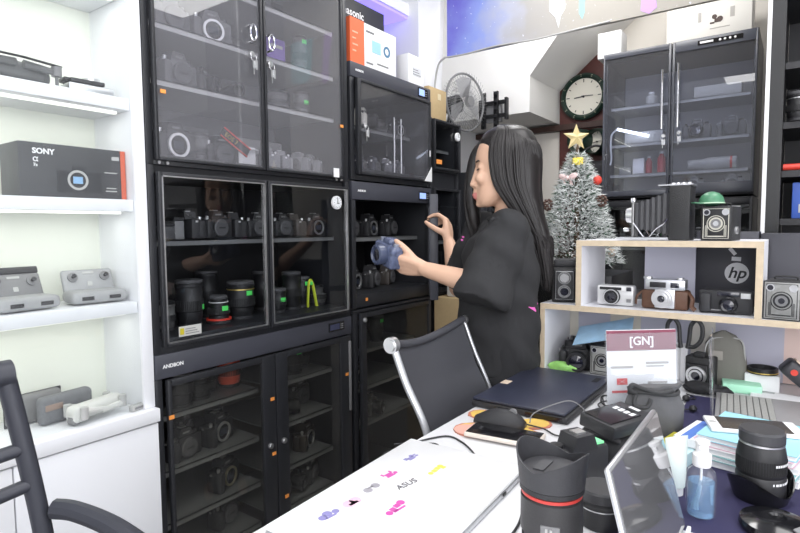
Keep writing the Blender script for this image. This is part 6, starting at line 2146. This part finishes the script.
def folds(me):
    for v in me.vertices:
        p = v.co
        n1 = mnoise.noise(V(p.x * 9, p.y * 9, p.z * 5))
        n2 = mnoise.noise(V(p.x * 16 + p.z * 10, p.y * 16, p.z * 9 + 7))
        n3 = math.sin((p.x * 18 - p.y * 14 + p.z * 46) + n1 * 3)
        h = .009 * n1 + .007 * n2 + .0045 * n3
        v.co += v.normal * h


shirt = remesh(s, 'shirt', M_SHIRT, .007, 6, person, folds)
m = MB(Matrix.Translation(-ROOT))
m.tube([hp(-.020, 0, 0) * 0 + V(1.637, .752, 1.283) + FD * .056 * math.cos(a) + LD * .066 * math.sin(a) + UD * (-.014 * math.cos(a)) for a in [2 * PI * k / 32 for k in range(32)]], .007, 8, closed=True)
m.build('collar', M_SHIRT, person)
# prints on the shirt: chest print, triangle at the back
def patch(name, c, nrm, pts, m_):
    nrm = nrm.normalized()
    r_ = UD.cross(nrm).normalized()
    u_ = nrm.cross(r_)
    m = MB(Matrix.Translation(-ROOT))
    top = [c + r_ * x + u_ * y + nrm * .004 for x, y in pts]
    bot = [c + r_ * x + u_ * y - nrm * .012 for x, y in pts]
    n = len(pts)
    m._add(top + bot, [tuple(range(n)), tuple(reversed(range(n, 2 * n)))] + [(i, n + i, n + (i + 1) % n, (i + 1) % n) for i in range(n)])
    m.build(name, m_, shirt)
    bpy.data.objects[-1] if False else None
ncs = (FD + LD * .9).normalized()

# trousers and shoes
tr = MB()
tr.loft([sring(PELV + V(0, 0, .05), .100, .098, .155), sring(PELV + V(0, 0, -.06), .104, .104, .160), sring(PELV + V(0, 0, -.12), .10, .10, .158)])
for s_ in (-1, 1):
    hpt = PELV + LD * s_ * .078 + V(0, 0, -.06)
    tr.tube([hpt, V(hpt.x, hpt.y, .62), V(hpt.x, hpt.y, .30), V(hpt.x, hpt.y, .075)], [.088, .080, .070, .066], 24)
remesh(tr, 'trousers', M_TROU, .010, 4, person)
for s_ in (-1, 1):
    a = PELV + LD * s_ * .075
    sh = MB()
    base = V(a.x, a.y, 0) - FD * .01
    rgs = []
    for f_, hw, h_ in ((-.060, .026, .055), (-.03, .034, .075), (.03, .038, .070), (.09, .042, .050), (.14, .036, .036), (.165, .018, .022)):
        rgs.append([base + FD * f_ + LD * hw * math.cos(q) + UD * (h_ / 2 + .003 + h_ / 2 * math.sin(q)) for q in [2 * PI * k / 20 for k in range(20)]])
    MB.loft(sh, rgs)
    sh.M = Matrix.Identity(4)
    ob = sh.build('shoe', mat('dark_shoe', (.03, .03, .032), .5), None)
    ob.data.transform(Matrix.Translation(-ROOT))
    ob.parent = person

# hair: cap, long back fall, strands
h = MB()
h.ell(hp(-.010, 0, .020), (.001, .001, .001))
rg = []
for (u, fr, bk, hw) in ((.122, -.005, -.035, .016), (.116, .030, -.068, .044), (.100, .056, -.092, .066), (.075, .072, -.106, .080), (.048, .074, -.114, .087), (.020, .050, -.118, .090), (-.015, .020, -.118, .091),
                        (-.06, .010, -.116, .090), (-.10, .002, -.118, .088), (-.15, -.030, -.128, .082), (-.21, -.070, -.145, .078), (-.28, -.095, -.158, .070), (-.34, -.108, -.160, .055), (-.375, -.120, -.156, .035)):
    c = (fr + bk) / 2
    rg.append([hp(c + (fr - bk) / 2 * math.cos(2 * PI * k / 36), hw * math.sin(2 * PI * k / 36), u) for k in range(36)])
h.loft(rg)
# far-side lock hanging in front of the far cheek
capsule(h, [hp(.040, -.050, .085), hp(.072, -.066, .040), hp(.084, -.076, -.030), hp(.088, -.082, -.10), hp(.080, -.082, -.17), hp(.066, -.080, -.22)], [.016, .022, .026, .026, .020, .010], 12)
hair_mesh = remesh(h, 'hair_base', M_HAIR, .007, 3, None)
base_me = hair_mesh.data
hm = bmesh.new()
hm.from_mesh(base_me)
bpy.data.objects.remove(hair_mesh)
S2 = MB()
S2.bm.free()
S2.bm = hm
rh = random.Random(11)
for k in range(420):
    far = k % 6 == 0
    if far:
        j1, j2 = rh.uniform(-1, 1), rh.uniform(-1, 1)
        pts = [hp(.012, -.008, .119), hp(.045 + .012 * j1, -.050, .085 + .01 * j2), hp(.070 + .020 * j1, -.070 - .014 * abs(j2), .035), hp(.082 + .026 * j1, -.078 - .016 * j2, -.04), hp(.086 + .026 * j1, -.084 - .016 * j2, -.11), hp(.080 + .024 * j1, -.084 - .014 * j2, -.18), hp(.062 + .022 * j1, -.080 - .012 * j2, -.225 - .03 * rh.random())]
    else:
        ph = R(rh.uniform(46, 205))
        cf, sl = math.cos(ph), math.sin(ph)
        f2, l2 = -.018 + cf * .098, sl * .091
        j = rh.uniform(-1, 1) * .006
        t_ = (ph - R(46)) / R(159)
        end = rh.uniform(-.40, -.28)
        pts = [hp(.015 - t_ * .04, .002, .122), hp(f2 * .55, l2 * .62, .103 + j * .5), hp(f2 * .92 + j, l2 * .95, .055), hp(f2 + j, l2 * 1.01 + j, .0), hp(f2 * .9 - .010 + j, l2 * 1.0 + j, -.07),
               hp(f2 * .65 - .045 + j, l2 * .96 + j, -.14), hp(f2 * .38 - .088 + j, l2 * .88 + j, -.22), hp(f2 * .28 - .118 + j, l2 * .76 + j, end + .05), hp(f2 * .26 - .124 + j * 1.5, l2 * .70 + j * 1.5, end)]
    sp = spline(pts, 4)
    r0 = rh.uniform(.0022, .0042)
    S2.tube(sp, [r0 * (.55 + .45 * min(1, 3 * q / len(sp))) * (1 - .75 * max(0, (q / len(sp) - .7) / .3)) for q in range(len(sp))], 5)
S2.M = Matrix.Identity(4)
hair = S2.build('hair', M_HAIR, None, smooth=80)
hair.data.transform(Matrix.Translation(-ROOT))
hair.parent = person

# shirt prints projected on the real cloth surface
dgx = bpy.context.evaluated_depsgraph_get()
dgx.update()
from mathutils.bvhtree import BVHTree
_me = shirt.data
bvh = BVHTree.FromPolygons([v.co for v in _me.vertices], [p.vertices[:] for p in _me.polygons])


def print_on(name, c, view, shapes, m_):
    """thin vinyl print following the cloth; c world point near the surface, view = direction looking at the cloth"""
    view = view.normalized()
    r_ = view.cross(UD).normalized()
    u_ = r_.cross(view)
    m = MB()
    for poly in shapes:
        cx = sum(p[0] for p in poly) / len(poly)
        cy = sum(p[1] for p in poly) / len(poly)
        vs = []
        for (x, y) in [(cx, cy)] + list(poly):
            o = c - ROOT + r_ * x + u_ * y - view * .3
            hit = bvh.ray_cast(o, view, 1.0)
            if hit[0] is None:
                vs = []
                break
            vs.append(hit[0] + hit[1] * .0016)
        if not vs:
            continue
        n = len(poly)
        m._add(vs, [(0, 1 + i, 1 + (i + 1) % n) for i in range(n)])
    if len(m.bm.faces):
        o = m.build(name, m_, shirt)
    return m


vw = away
def dsk(x, y, r, n=10):
    return [(x + r * math.cos(2 * PI * k / n), y + r * math.sin(2 * PI * k / n)) for k in range(n)]
print_on('pink_print', V(1.555, .850, 1.205), vw, [dsk(-.010, .010, .0045), dsk(-.004, .002, .0035), dsk(.000, .012, .0035)], M_PINK)
print_on('blue_print', V(1.555, .850, 1.205), vw, [dsk(-.022, -.010, .004), dsk(-.030, -.016, .005), dsk(-.016, -.004, .003)], M_BLUEP)
print_on('pink_triangle', V(1.6045, .6475, 1.008), V(.92, .38, 0), [[(.010, .011), (-.018, .006), (.004, -.013)]], M_PINK)
print_on('blue_print', V(1.6045, .6475, 1.008), V(.92, .38, 0), [dsk(.020, .116, .004), dsk(.024, .128, .003), dsk(.022, -.06, .004)], M_BLUEP)

# the camera in her left hand
t = thing('camera', 'blue-grey wrapped compact camera in the woman\'s left hand', 'camera', (1.430, 1.078, 1.126), R(-112))
T = Matrix.Rotation(R(14), 4, 'Y') @ Matrix.Diagonal((1.2, 1.2, 1.2, 1))
M_BG = mat('blue_grey_wrap', (.10, .12, .20), .2, bump=.8, scale=70, var=.9)
m = MB(T)
m.box((0, 0, .034), (.098, .040, .062), bev=.010, seg=3).box((.0, .004, .070), (.036, .034, .018), bev=.006)
m.build('body', M_BG, t)
m = MB(T @ Matrix.Translation((.006, -.018, .036)) @ YX)
m.lathe([(.026, 0), (.028, .010), (.027, .024), (.022, .027), (.019, .022)], 28)
o = m.build('lens_barrel', mat('slate_blue_barrel', (.06, .075, .13), .25, bump=.3, scale=200), t)
MB(T @ Matrix.Translation((.006, -.018, .036)) @ YX).lathe([(.0195, .0215), (.0005, .024)], 24).build('front_glass', M_LENSG, o)
MB(T).cyl((-.032, 0, .064), (-.032, 0, .073), .009).build('dial', mat('pale_blue_grey', (.30, .33, .42), .3, .4), t)
MB(T).cyl((.034, 0, .064), (.034, 0, .071), .008).build('dial', mat('pale_blue_grey', (.30, .33, .42), .3, .4), t)
